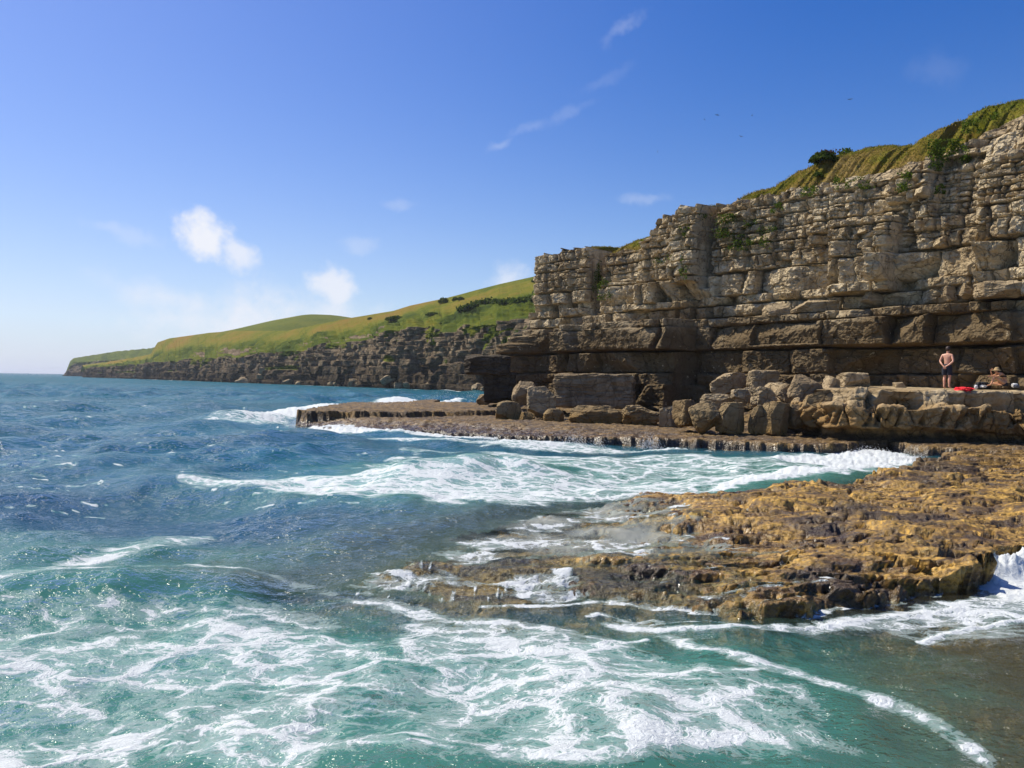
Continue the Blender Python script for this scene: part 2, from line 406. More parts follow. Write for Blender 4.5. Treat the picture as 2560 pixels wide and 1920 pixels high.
# ------------------------------------------------------------------ the near cliff
CL = 34.2                                  # s = 0 at the right edge of the frame, 34.2 at the end corner
def t_of(px): u = (px - 1280) / FPX; return (23 - 37 * u) / (21 + 27 * u)
def s_of(px): return t_of(np.asarray(px, float)) * CL
dA = np.array([-21, 27]) / CL; dB = np.array([.30, .954])
pts = [np.array([23.0, 37.0]) + dA * s for s in np.linspace(-16, 33.2, 30)]
cor = pts[-1]; a0 = math.atan2(dA[1], dA[0]); a1 = math.atan2(dB[1], dB[0]); p = cor.copy()
for i in range(10):
    a = lerp(a0, a1, (i + .5) / 10); p = p + np.array([math.cos(a), math.sin(a)]) * .22; pts.append(p.copy())
for s in np.linspace(1, 14, 14): pts.append(p + dB * s)
ns = 1800; _, _, LT = path_at(pts, 0)
s1 = np.linspace(0, LT, ns)
px_, py_, _ = path_at(pts, s1)
kx = np.convolve(np.pad(px_, 12, 'edge'), np.ones(25) / 25, 'valid'); ky = np.convolve(np.pad(py_, 12, 'edge'), np.ones(25) / 25, 'valid')
nx_, ny_ = normals2(kx, ky)
s_c = s1 - 16.0                            # cliff coordinate
ZT = lambda s: np.interp(-s, -s_of([1330, 1365, 1440, 1470, 1490, 1560, 1608, 1632, 1700, 1810, 2000, 2200, 2320, 2400, 2480, 2560, 2700]),
                         [12.25, 12.35, 12.5, 12.3, 11.9, 12.0, 12.5, 13.6, 13.8, 13.85, 13.95, 13.95, 14.3, 15.5, 16.0, 16.6, 17.2])
nq = 560
q = np.linspace(0, 1, nq)
ztop = ZT(s_c) + .28 * pn2(s_c * 1.1, s_c * 0 + 3.3) + .16 * (cell2(s_c * 1.4, s_c * 0 + .5)[2] - .5)
S = np.repeat(s_c[None], nq, 0); Z = .2 + q[:, None] * (ztop[None] - .2)
zb = np.array([-1, 1.2, 2.55, 3.25, 4.66, 6.12, 6.62, 7.45, 8.0, 9.35, 9.6, 10.35, 10.6, 11.35, 11.55, 12.2, 12.4, 13.0, 13.2, 13.75, 14.5, 15.1, 15.8, 16.6, 17.5, 19])
prm = [(1.0, 2.6, .3, .1, .3), (1.0, 2.6, .35, .1, .35), (.9, 2.2, .4, .15, .35), (.75, 3.0, .4, .12, .45), (1.0, 3.4, .5, .12, .5), (.85, 2.3, .4, .1, .2), (.05, 1.3, .5, .5, .4), (.05, 1.9, .6, .7, .15), (.0, 1.9, .7, .75, .45),
       (-.15, .9, .3, .5, .12), (-.12, .85, .35, .6, .32), (-.12, .8, .35, .6, .15), (-.15, .7, .3, .6, .32), (-.2, .75, .3, .6, .15), (-.22, .65, .3, .6, .3), (-.26, .75, .3, .6, .15), (-.3, .65, .3, .6, .3), (-.36, .75, .35, .6, .2),
       (-.5, .8, .4, .6, .3), (-.8, .8, .45, .6, .25), (-1.1, .8, .5, .6, .2), (-1.5, .9, .5, .5, .2), (-1.9, 1.0, .5, .5, .2), (-2.4, 1.0, .5, .5, .2), (-2.8, 1., .5, .5, .2)]
cellw = lambda w_, sd_: cell2((S + .12 * pn2(Z * .9, S * .2)) / w_, S * 0 + sd_)[2]
c1_, c2_ = cellw(2.6, 3.5), cellw(4.6, 8.5)
D = strata_field(S, Z + (.62 * (c1_ - .5) + .3 * (c2_ - .5)) * sstep(9.2, 9.6, Z) + .25 * (c2_ - .5) * sstep(7.4, 7.6, Z), zb, prm, 5)
rj = np.random.default_rng(55)
for sj_ in np.cumsum(rj.uniform(.7, 2.6, 40)) - 15:
    za = rj.choice([7.45, 9.4, 10.3]); zb_ = za + rj.uniform(1.8, 4.6)
    D -= rj.uniform(.15, .5) * np.exp(-((S - sj_ - .22 * pn2(Z * .8 + sj_, Z * .3) - .05 * pn2(Z * 4, Z + sj_)) / .06) ** 2) * sstep(za - .05, za + .05, Z) * (1 - sstep(zb_ - .2, zb_ + .2, Z))
D = D + .60 * (c1_ - .5) * sstep(9.3, 9.5, Z) + .55 * (c2_ - .5) * sstep(7.4, 7.5, Z)
D = D + .085 * facet2(S * 1.25 + .25 * pn2(S * 2, Z * 2), Z * 1.7 + .2 * pn2(S * 2 + 9, Z * 2), 3, .9) + .045 * facet2(S * 3.4, Z * 4.4, 9, .9) * sstep(6, 9, Z)
D = D + .09 * fbm2(S * .45, Z * .45, 4) + .05 * ridge2(S * 1.6, Z * 2.2, 4, .55) + .02 * fbm2(S * 6, Z * 6, 3)
X = lambda a, b, z0, z1, off, **k: boxed(S, Z, float(s_of(a)), float(s_of(b)), z0, z1, off, **k)
D += X(1466, 1200, 8.5, 30, .55) + X(1492, 1466, 7.6, 30, -2.6, e=.10)            # end stack and the dark chimney beside it
D += X(1752, 1458, 4.66, 6.12, 2.5) + X(1746, 1478, 6.12, 6.62, 2.2) + X(1744, 1462, 1.0, 4.62, 2.1)   # big square buttress
D += X(1900, 1748, 4.66, 6.6, -.4) + X(1880, 1750, 1., 4.6, -.3)
D += X(1752, 1690, 9.0, 14, .9) + X(1768, 1752, 8.6, 14, -.7)
D += X(2240, 2086, 7.5, 11.3, 1.1) + X(2086, 2040, 9.4, 11, -.3)
D += X(1700, 1560, 7.45, 9.35, .35) + X(1580, 1500, 9.8, 13, -.25)
D += X(2700, 2455, 6.7, 11.2, 1.1) + X(2430, 2330, 11, 14, -.7) + X(2320, 2210, 12, 14.2, .6)
D += X(2110, 2085, 4.7, 6.1, .1) + X(2560, 2085, 4.66, 6.12, .45) + X(2545, 2095, 6.14, 6.62, .55) + X(2080, 1905, 4.9, 6.2, -.35)
D += X(2110, 1885, 2.6, 4.6, .55) + X(2420, 2110, 2.6, 4.6, -.1) + X(2560, 2420, 2.6, 4.5, .5) + X(2290, 2255, 2.6, 4.2, .25)
bedn = .06 * pn2(S * .35, Z * .1) + .03 * pn2(S * 1.6, Z * .2)
for zl_, dl_ in ((3.27, .3), (6.66, .5), (7.47, .45), (9.38, .5), (10.3, .3), (10.98, .5), (11.7, .4), (12.5, .35), (13.2, .35)):
    D -= dl_ * (.45 + .55 * sstep(-.3, .3, pn2(S * .3 + zl_, S * 0))) * np.exp(-((Z - zl_ - bedn) / .045) ** 2)
D -= .45 * np.exp(-((Z - 4.66 - .05 * pn2(S * .13 + 5, Z * .05)) / .07) ** 2) + .3 * np.exp(-((Z - 6.68) / .06) ** 2) + .25 * np.exp(-((Z - 9.4) / .05) ** 2) + .2 * np.exp(-((Z - 10.98) / .045) ** 2)
low = 1 - sstep(4.4, 4.7, Z); endc = sstep(33.0, 34.5, S)
D += endc * (1.0 * (1 - sstep(6.0, 6.2, Z)) + .55 * (1 - sstep(8.4, 8.6, Z)) + .8 * (1 - sstep(5.4, 5.6, Z)) - .5 * low)
D -= np.maximum(0, Z - 13.4) * .55 * sstep(-15, -8, -S)
PC = np.stack([px_[None] + nx_[None] * D, py_[None] + ny_[None] * D, Z], -1)
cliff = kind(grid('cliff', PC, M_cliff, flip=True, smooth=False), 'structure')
cu, cv = project(PC)
def cliff_point(px, py):
    i = np.argmin((cu - px) ** 2 + (cv - py) ** 2); return PC.reshape(-1, 3)[i].copy()

# ------------------------------------------------------------------ turf bank on top of the near cliff
CRX = [1200, 1330, 1440, 1480, 1525, 1610, 1645, 1700, 1780, 1810, 1900, 1960, 2050, 2180, 2300, 2420, 2500, 2560, 2750]
CRZ = [12.3, 12.5, 12.6, 12.9, 13.45, 13.75, 13.8, 13.9, 14.2, 14.7, 15.85, 16.3, 16.55, 16.1, 16.9, 17.9, 17.65, 17.5, 17.5]
zc = np.interp(-s_c, -s_of(CRX), CRZ)
back = 4.0
qb = np.concatenate([np.linspace(0, 1, 60), np.linspace(1.03, 6, 40)])
SB = np.repeat(s_c[None], len(qb), 0); QB = np.repeat(qb[:, None], ns, 1)
edge = -.25 - np.interp(ztop, [13.4, 17], [.0, 1.9])
Dtop = D[-1] - .1
zbk = np.where(QB < 1, lerp(ztop[None] - .12, zc[None], np.sin(np.clip(QB, 0, 1) * math.pi / 2) ** .92), zc[None] + .05 * (QB - 1))
NB = -(QB * back) + Dtop[None]
zbk = zbk + (.10 * fbm2(SB * .5, QB * 2.0, 4) + .04 * fbm2(SB * 4, QB * 14, 3)) * sstep(0, .15, QB)
PB = np.stack([px_[None] + nx_[None] * NB, py_[None] + ny_[None] * NB, zbk], -1)
tone = .5 + .16 * fbm2(SB * .25, QB * 1.4, 3, seed=4.) + .10 * sstep(.35, 0, QB) - .14 * sstep(.55, 1, QB)
bank = kind(grid('hilltop_turf', PB, M_bank, {'tone': ('FLOAT', tone)}, flip=True), 'structure')
# ------------------------------------------------------------------ the far coast: cliff, grass slope and crest, one sheet along the shore
def coast(name, kx, kd, kh, kyc, kdc, ncol, x_from, x_to, seed, mat_r, hstep=None):
    """kx: picture columns; kd: distance of the waterline; kh: rock height; kyc, kdc: crest row and distance"""
    xs = np.linspace(x_from, x_to, ncol)
    d = np.interp(-xs, -np.array(kx), kd); h = np.interp(-xs, -np.array(kx), kh); dc = np.interp(-xs, -np.array(kx), kdc)
    yc = np.interp(-xs, -np.array(kyc[0]), kyc[1])
    B = at_y(xs, np.full(ncol, 900.), d); bx, by = B[:, 0], B[:, 1]
    kx_ = np.convolve(np.pad(bx, 20, 'edge'), np.ones(41) / 41, 'valid'); ky_ = np.convolve(np.pad(by, 20, 'edge'), np.ones(41) / 41, 'valid')
    nx, ny = normals2(kx_, ky_)
    T = at_y(xs, yc, dc)
    return xs, bx, by, h, nx, ny, T
KX = [1460, 1340, 1180, 1000, 800, 600, 450, 400, 300, 235, 200]
KD = [150, 162, 184, 224, 275, 345, 440, 480, 570, 626, 660]
KH = [16, 16, 15.0, 16.5, 13.5, 11.5, 11.0, 10.5, 9.0, 8., 7]
CX = [1460, 1359, 1245, 1120, 1025, 984, 881, 717, 588, 523, 423, 394, 376, 300, 235, 200]
CY = [660, 686, 711, 744, 764, 777, 794, 827, 827, 832, 846, 856, 886, 900, 909, 914]
KDC = [240, 255, 265, 292, 318, 410, 505, 535, 610, 655, 690]
xs, bx, by, hR, fnx, fny, FT = coast('far', KX, KD, KH, (CX, CY), KDC, 1000, 1460, 205, 3, None)
seg = np.concatenate([[0], np.cumsum(np.hypot(np.diff(bx), np.diff(by)))])
nr, ng = 190, 150
v = np.linspace(0, 1, nr)[:, None]
Sf = np.repeat(seg[None], nr, 0); Zf = -1 + v * (hR[None] + 1)
hvar = 1 + .10 * fbm2(seg / 23., seg * 0, 4); Zf = -1 + v * (hR * hvar + 1)[None]
zbf = np.array([-3, 1.6, 3.9, 6.4, 8.3, 9.6, 10.8, 12, 13.2, 14.6, 16, 17.5, 19, 21, 24, 30])
prf = [(1.2, 6, 1.0, .2, .4)] * 1 + [(.8, 7, .8, .25, .5), (.8, 9, .8, .3, .8), (.5, 8, .7, .3, .8), (.1, 5, .7, .35, .5), (-.1, 4, .7, .4, .6)] + [(-.4 - .25 * i, 4., .8, .45, .5) for i in range(9)]
Df = strata_field(Sf, Zf, zbf, prf, 21, und=.25, jit=.3)
Df += 2.6 * fbm2(Sf / 30., Zf / 60., 3) + .22 * fbm2(Sf / 4., Zf / 4., 3) + .9 * facet2(Sf / 8., Zf / 18., 4, .9) + .25 * facet2(Sf / 2.4, Zf / 3., 5, .9) + .06 * ridge2(Sf / 1.7, Zf / 2.2, 3)
cav = fbm2(Sf / 14. + 9, Zf / 9., 3); Df -= 2.2 * sstep(.45, .8, cav) * sstep(3, 6, Zf)
led = 2.2 * sstep(.46, .5, v) * sstep(.0, .5, fbm2(seg / 60. + 3.3, seg * 0, 3))[None]           # grassy mid-height ledge
Df -= led
rx = bx[None] + fnx[None] * Df; ry = by[None] + fny[None] * Df
w = np.linspace(0, 1, ng + 1)[1:, None]
top = np.stack([rx[-1], ry[-1], Zf[-1]], -1)
ext = np.linspace(1.03, 1.6, 14)[:, None]
G = top[None] + (FT - top)[None] * w[..., None]
# steeper lower bank, gentler field above
zsh = (top[:, 2][None] + (FT[:, 2] - top[:, 2])[None] * (w ** .86 * .85 + .15 * w))
G[..., 2] = zsh
Gx = G[..., 0]; Gy = G[..., 1]
rough = sstep(0, .08, w) * (1 - .75 * sstep(.25, .5, w)) * (1 - .9 * sstep(.85, 1, w))
G[..., 2] += rough * (1.5 * fbm2(Gx / 16., Gy / 16., 4) + .5 * fbm2(Gx / 4., Gy / 4., 3))
E = FT[None] + (FT - top)[None] * (ext[..., None] - 1); E[..., 2] = FT[:, 2][None] - 3 * (ext - 1) * 3
PF = np.concatenate([np.stack([rx, ry, Zf], -1), G, E])
# where turf hangs down over the rock
allS = np.repeat(seg[None], PF.shape[0], 0)
hfrac = np.concatenate([Zf / (hR * hvar)[None], np.full(G.shape[:2], 2.), np.full(E.shape[:2], 2.)])
gn = fbm2(allS / 22., np.concatenate([Zf / 12., np.full((ng + 14, 1000), 3.)]), 5)
gslope = np.zeros_like(allS); gslope[:nr] = np.gradient(Df, axis=0) * -1.
hang = np.interp(xs, [200, 400, 800, 900, 1000, 1080, 1200, 1300, 1460], [.35, .3, .25, .2, .2, .6, .8, .85, .7])[None]
Zall = np.concatenate([Zf, np.zeros((ng + 14, 1000))])
gn2 = fbm2(allS / 7. + .3 * Zall, Zall / 5. - allS / 30., 5, .6)
gr = np.where(hfrac > 1.5, 1, sstep(-.10, .12, hfrac - 1.0 + .10 * gn + .06 * gn2 + hang * (.75 * gn2 + .55 * gn - .05)))
gr[:nr] = np.maximum(gr[:nr], sstep(.46, .5, v) * (1 - sstep(.56, .62, v)) * sstep(.3, 1.2, led) * sstep(-.6, 0, gn[:nr]))
bankrock = sstep(.03, .07, np.concatenate([np.zeros((nr, 1)), w, np.ones((14, 1))])) * (1 - sstep(.16, .24, np.concatenate([np.zeros((nr, 1)), w, np.ones((14, 1))]))) * sstep(.0, .25, fbm2(allS / 40. + 2.2, allS * 0 + .7, 3) + .5 * pn2(allS / 6., np.concatenate([Zf / 3., np.repeat(np.linspace(0, 30, ng + 14)[:, None], 1000, 1)]))) * (sstep(420, 520, xs) * (1 - sstep(930, 1000, xs)))[None]
gr = gr * (1 - bankrock)
grf = sstep(.3, .6, gr + .22 * pn2(allS / 1.1, Zall / 1.1))
wfull = np.concatenate([np.zeros((nr, 1)), w, np.ones((14, 1))])
tn = .385 + .27 * sstep(.3, .62, wfull) + .07 * sstep(.75, 1, wfull) * 0 + .17 * fbm2(PF[..., 0] / 30., PF[..., 1] / 30., 5, .6) + .09 * fbm2(PF[..., 0] / 5., PF[..., 1] / 5., 3)
tn = tn - .1 * sstep(.55, .95, wfull) * sstep(1000, 1200, xs)[None]
scrub = sstep(.08, .16, wfull) * (1 - sstep(.3, .42, wfull)) * sstep(960, 1050, xs)[None] * sstep(-.25, .35, fbm2(PF[..., 0] / 18. + 4, PF[..., 1] / 18., 4))
tn = tn - .17 * scrub
PF[..., 2] += scrub * (.6 + .6 * fbm2(PF[..., 0] / 2., PF[..., 1] / 2., 3))
def far_mat():
    m, t = material('far_coast'); P = t.pos()
    return m
def coast_material(name, rock, hill):
    """rock and turf on one sheet, blended by the 'grass' value of the surface"""
    m = bpy.data.materials.new(name); m.use_nodes = True; t = NT(m.node_tree)
    P = t.pos()
    n1 = t.noise(P, .06, 5, .62); n2 = t.noise(P, .5, 6, .7); n3 = t.noise(P, 2.2, 5, .7)
    z = t.n('ShaderNodeSeparateXYZ'); t.put(z.inputs[0], P)
    zz = t.math('ADD', z.outputs[2], t.math('MULTIPLY', t.math('SUBTRACT', n2, .5), 8.0))
    rk = t.mix(t.mapr(n2, .36, .66), rock[1], rock[0])
    bed = t.noise(t.scale(P, (.03, .03, 1.1)), 1.0, 5, .65)
    rk = t.mix(t.math('MULTIPLY', t.mapr(bed, .45, .62), .5), rk, tuple(c * .5 for c in rock[1]))
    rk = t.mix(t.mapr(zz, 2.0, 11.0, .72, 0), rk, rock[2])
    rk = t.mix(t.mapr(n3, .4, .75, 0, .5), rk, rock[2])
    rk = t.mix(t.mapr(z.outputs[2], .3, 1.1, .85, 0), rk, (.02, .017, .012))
    f = t.math('ADD', t.math('MULTIPLY', n1, .3), t.math('MULTIPLY', n2, .42)); f = t.math('ADD', f, t.math('MULTIPLY', n3, .28))
    f = t.math('ADD', f, t.math('SUBTRACT', t.attr('tone'), .5))
    gcol = t.ramp(f, hill)
    col = t.mix(t.attr('grass'), rk, gcol)
    p = t.n('ShaderNodeBsdfPrincipled'); t.put(p.inputs['Base Color'], col); p.inputs['Roughness'].default_value = .95; p.inputs['Specular IOR Level'].default_value = .08
    t.put(p.inputs['Normal'], t.bump(t.math('ADD', t.math('ADD', n2, t.math('MULTIPLY', n3, .6)), bed), 1.0, .8)); t.out(p.outputs[0]); return m
HILLR = [(.1, (.02, .032, .006)), (.28, (.05, .078, .008)), (.44, (.11, .135, .010)), (.58, (.17, .165, .014)), (.72, (.22, .165, .022)), (.88, (.25, .15, .03))]
M_coast = coast_material('coast_rock_and_turf', ((.38, .285, .17), (.165, .12, .07), (.03, .021, .012)), HILLR)
far = kind(grid('distant_cliff', PF, M_coast, {'grass': ('FLOAT', grf), 'tone': ('FLOAT', tn)}, flip=True), 'structure')
fu, fv = project(PF)
def far_point(px, py):
    i = np.argmin((fu[:-14] - px) ** 2 + (fv[:-14] - py) ** 2); return PF[:-14].reshape(-1, 3)[i].copy()

# the low headland beyond and the round hill behind the crest
hx = np.linspace(420, 153, 260)
hd = np.interp(-hx, [-420, -232, -160, -153], [840, 900, 930, 935.])
hy = np.interp(-hx, [-420, -379, -356, -279, -173, -164, -157, -153], [864, 868, 871, 878, 895, 903, 921, 934])
HB = at_y(hx, np.full(260, 930.), hd); HT = at_y(hx, hy, hd + 60)
hb = np.interp(-hx, [-420, -300, -173, -160, -153], [22, 19, 15, 9, 1.])
u = np.linspace(0, 1, 70)[:, None]
hrx = np.where(u < .5, HB[:, 0][None], lerp(HB[:, 0], HT[:, 0], np.clip(u * 2 - 1, 0, 1))); hry = np.where(u < .5, HB[:, 1][None], lerp(HB[:, 1], HT[:, 1], np.clip(u * 2 - 1, 0, 1)))
hrz = np.where(u < .5, -1 + (hb + 1)[None] * np.clip(u * 2, 0, 1), lerp(hb, np.maximum(HT[:, 2], .5), np.clip(u * 2 - 1, 0, 1) ** .8))
dd = 3.5 * fbm2(hx[None] / 14., u * 4, 4) * (u < .55) - 5 * np.clip(u * 2, 0, 1)
PH = np.stack([hrx - dd * -.8 * 0 + dd * -.75, hry + dd * -.6, hrz + .6 * fbm2(hx[None] / 9., u * 9, 3)], -1)
gh = sstep(.40, .52, u + .08 * fbm2(hx[None] / 7., u * 5, 3)); gh = np.broadcast_to(gh, PH.shape[:2])
kind(grid('headland', PH, M_coast, {'grass': ('FLOAT', gh), 'tone': ('FLOAT', np.full(gh.shape, .36) + .1 * fbm2(hx[None] / 20., u * 4, 3))}, flip=True), 'structure')
bxs = np.linspace(560, 960, 160); byy = np.interp(bxs, [560, 629, 711, 788, 845, 890, 960], [838, 824, 803, 788, 790, 797, 812])
byy = np.convolve(np.pad(byy, 6, 'edge'), np.ones(13) / 13, 'valid')
HT2 = at_y(bxs, byy, 640.); vv = np.linspace(-1, 1, 40)[:, None]
PB2 = np.stack([HT2[:, 0][None] + 0 * vv, 640 + 130 * vv + 0 * HT2[:, 0][None], 4 + (HT2[:, 2] - 4)[None] * (1 - vv ** 2) ** .7], -1)
kind(grid('hill', PB2, M_coast, {'grass': ('FLOAT', np.ones(PB2.shape[:2])), 'tone': ('FLOAT', np.full(PB2.shape[:2], .47) + .05 * fbm2(PB2[..., 0] / 20., PB2[..., 1] / 20., 3))}), 'structure')

# ------------------------------------------------------------------ the rock shelf: one height field for reef, platform, tongue, sea bed
def W(*pp): return at_z(np.array([p[0] for p in pp], float), np.array([p[1] for p in pp], float), 0.0)[:, :2]
WZ = lambda z, *pp: at_z(np.array([p[0] for p in pp], float), np.array([p[1] for p in pp], float), z)[:, :2]
REEF = np.concatenate([W((800, 1478), (900, 1452), (960, 1425), (1010, 1392)), WZ(.06, (1080, 1352), (1180, 1332), (1290, 1312), (1350, 1290)), WZ(.16, (1440, 1262), (1510, 1250), (1640, 1238)), WZ(.30, (1760, 1240), (1860, 1236), (1990, 1222), (2100, 1208), (2190, 1190), (2270, 1170), (2330, 1150))])
REEF = np.concatenate([REEF, [[17.5, 31.5], [30, 31.5], [30, 9.5]], W((2700, 1425), (2560, 1438), (2477, 1448), (2439, 1485), (2361, 1503), (2225, 1527), (2100, 1548), (2030, 1562), (1900, 1572), (1820, 1562), (1690, 1545), (1560, 1535), (1460, 1528), (1330, 1540), (1200, 1528), (1090, 1512), (980, 1490), (880, 1488))])
PLAT = np.concatenate([W((860, 1085), (926, 1083), (1107, 1088), (1265, 1101), (1400, 1108), (1536, 1114), (1700, 1119), (1894, 1131), (1972, 1135), (2065, 1139), (2186, 1125), (2310, 1143)), [[19, 29.5], [40, 29.5], [40, 44], [22, 50], [9, 66], [0, 74], [-6.5, 70]], W((1116, 1013), (1010, 1030), (870, 1040), (770, 1052), (740, 1068))])
TONG = np.concatenate([W((748, 1060), (763, 1066), (1016, 1066), (1301, 1056), (1420, 1062)), [[3, 55], [-1, 70], [-6.3, 68]], W((1116, 1011), (1016, 1028), (867, 1032))])
UPR = np.array([[-3.6, 52.5], [1.2, 51], [4, 49], [9.5, 45.5], [13, 39.5], [14, 36.5], [30, 35], [30, 45], [22, 52], [8, 66], [2, 74], [-6.0, 66.]])
def shelf(X, Y, detail=True):
    dr = sdist(X, Y, REEF); dp = sdist(X, Y, PLAT); dt = sdist(X, Y, TONG); du = sdist(X, Y, UPR)
    n1 = fbm2(X * .55, Y * .55, 4); n2 = fbm2(X * 1.7 + 5, Y * 2.3, 4)
    dr = dr + .22 * n2 + .1 * fbm2(X * 5, Y * 5, 2); dp = dp + .5 * n1 + .22 * n2
    right = sstep(-1.2, 6.8, X + .10 * (Y - 12))
    plat = lerp(-.045, .40, right) + .17 * fbm2(X * .30, Y * .5, 3, seed=6.) + .0 * right - .10 * sstep(15, 26, Y) * right
    lump = ridge2(X * .32, Y * .8, 4, .5, seed=2.) * .042 * lerp(.9, 1.1, right)
    hr = plat + lump
    fr = Y + .8 * n1
    tr = np.floor(hr / .13) * .13 + .13 * sstep(.3, .8, (hr / .13) % 1)
    hr = lerp(hr, tr, .7)
    pit = np.clip(fbm2(X * 1.25, Y * 3.0, 4, .55, seed=8.), -1, 1)
    hr = hr - .15 * sstep(.15, .45, pit) * right ** .5 + .012 * ridge2(X * 3.2, Y * 4.2, 3, seed=3.)
    edge = sstep(-.04, .13 + .34 * (1 - right), dr)
    H = lerp(-.16 - .40 * np.clip(-dr, 0, 5), hr, edge)
    H = np.where(dr < -.06, -.16 - .40 * np.clip(-dr - .06, 0, 6) + .06 * n2, H)
    hp = .36 + .05 * n2 + .10 * sstep(0, 5, dp) + .03 * ridge2(X * 2.5, Y * 2.5, 3)
    hp = hp - .22 * sstep(10, -4, X) * sstep(3.5, .2, dp)
    Hp = np.where(dp < 0, -.2 - .5 * np.clip(-dp, 0, 5), lerp(-.2, hp, sstep(0, .16, dp)))
    H = np.maximum(H, Hp)
    tn_ = dt + .25 * n2
    H = np.maximum(H, np.where(tn_ < 0, -3, (.74 + .05 * n2 + .05 * n1 + .03 * ridge2(X * 2.5, Y * 2.5, 3)) * sstep(0, .14, tn_)))
    un = du + .3 * n2
    H = np.maximum(H, np.where(un < 0, -3, (.62 + .5 * sstep(1, 6, un) + .08 * n2) * sstep(0, .5, un)))
    if detail:
        wet = sstep(-.2, .1, H)
        H = H + wet * (.016 * fbm2(X * 4.5, Y * 4.5, 4, .6) + .007 * ridge2(X * 11, Y * 11, 3))
    H = np.maximum(H, -2.6 + .2 * n1)
    # shallow ledge under the water at the lower right
    sh = sstep(3.5, 6.5, X + .25 * (9 - Y)) * sstep(10.2, 8.0, Y) * sstep(1.0, 2.0, X)
    return np.maximum(H, lerp(-2.6, -.48 + .10 * n1 + .06 * n2, sh))
ys = np.concatenate([1 / np.linspace(1 / 3.0, 1 / 15.0, 520), np.linspace(15.06, 29, 230), np.linspace(29.06, 51, 360), np.linspace(51.15, 75, 160)])
us = np.linspace(-.82, .92, 1080)
TY = np.repeat(ys[:, None], len(us), 1); TX = TY * us[None]
TH = shelf(TX, TY)
# undercut and craggy plan shift
sx = .04 * fbm2(TX * 3.3, TY * 3.3 + TH * 3, 3) + .03 * fbm2(TX * 9, TY * 9 + TH * 6, 2)
sy = .04 * fbm2(TX * 3.3 + 40, TY * 3.3 + TH * 3, 3) - .20 * sstep(.12, .4, TH) * sstep(14, 12, TY)
PT = np.stack([TX + sx, TY + sy, TH], -1)
def shelf_material():
    m, t = material('wet_weedy_rock'); P = t.pos(); Ps = t.scale(P, (.5, 1.2, 1))
    n1 = t.noise(P, .55, 5, .6); n2 = t.noise(Ps, 2.6, 6, .68, .5); n3 = t.noise(P, 11.0, 6, .72)
    z = t.n('ShaderNodeSeparateXYZ'); t.put(z.inputs[0], P)
    zz = t.math('ADD', z.outputs[2], t.math('MULTIPLY', t.math('SUBTRACT', n2, .5), .5))
    col = t.mix(t.mapr(n2, .35, .62), (.14, .07, .013), (.64, .375, .065))              # ochre weed and bare gold rock
    col = t.mix(t.mapr(n3, .35, .62, .75, 0), col, (.05, .028, .008))
    col = t.mix(t.math('MULTIPLY', t.mapr(n1, .5, .62), .85), col, (.04, .026, .012))     # dark weed beds
    col = t.mix(t.math('MULTIPLY', t.mapr(zz, -.1, .2, 1, 0), .3), col, (.08, .055, .015))
    col = t.mix(t.mapr(t.noise(P, 5.0, 5, .7), .6, .68, 0, .8), col, (.55, .40, .16))
    y = z.outputs[1]
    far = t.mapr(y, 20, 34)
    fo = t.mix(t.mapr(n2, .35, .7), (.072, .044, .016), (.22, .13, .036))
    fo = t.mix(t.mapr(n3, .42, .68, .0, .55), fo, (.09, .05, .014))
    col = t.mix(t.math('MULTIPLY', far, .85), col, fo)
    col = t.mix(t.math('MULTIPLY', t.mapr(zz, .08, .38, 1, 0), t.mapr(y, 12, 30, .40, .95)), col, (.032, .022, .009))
    ln = t.noise(t.scale(P, (.55, 1.6, 1.0)), 1.0, 6, .68, .6)
    col = t.mix(t.mapr(ln, .50, .60, 0, .85), col, (.045, .026, .012))
    col = t.mix(t.mapr(z.outputs[2], -.02, .05, .9, 0), col, t.mix(t.mapr(n2, .35, .65), (.10, .07, .025), (.36, .23, .075)))
    wet = t.mapr(z.outputs[2], .25, .62, 1, .25)
    p = t.n('ShaderNodeBsdfPrincipled'); t.put(p.inputs['Base Color'], col)
    t.put(p.inputs['Roughness'], t.mapr(t.math('ADD', n3, t.math('MULTIPLY', t.math('SUBTRACT', 1.0, wet), .35)), .35, .8, .12, .85))
    p.inputs['Specular IOR Level'].default_value = .6
    h = t.math('ADD', t.math('MULTIPLY', n2, .9), t.math('MULTIPLY', n3, .42))
    vp = t.voro(P, 9.0); h = t.math('ADD', h, t.math('MULTIPLY', t.mapr(vp, .0, .5), .25))
    t.put(p.inputs['Normal'], t.bump(h, 1.0, .09))
    t.out(p.outputs[0]); return m
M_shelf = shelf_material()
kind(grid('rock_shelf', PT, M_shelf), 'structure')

# ------------------------------------------------------------------ the sea
wy = np.concatenate([1 / np.linspace(1 / 2.4, 1 / 90.0, 900), 1 / np.linspace(1 / 91., 1 / 700., 150), np.geomspace(720, 45000, 40)])
wu = np.linspace(-.90, .98, 1050)
WY = np.repeat(wy[:, None], len(wu), 1); WX = WY * wu[None]
dyr = np.gradient(wy)[:, None]; dxr = (wy * (wu[1] - wu[0]))[:, None]
near = WY < 95
def on(fn, default=0.0):
    out = np.full(WX.shape, float(default)); out[near] = fn(WX[near], WY[near]); return out
SH = on(lambda X, Y: shelf(X, Y, False), -2.6)
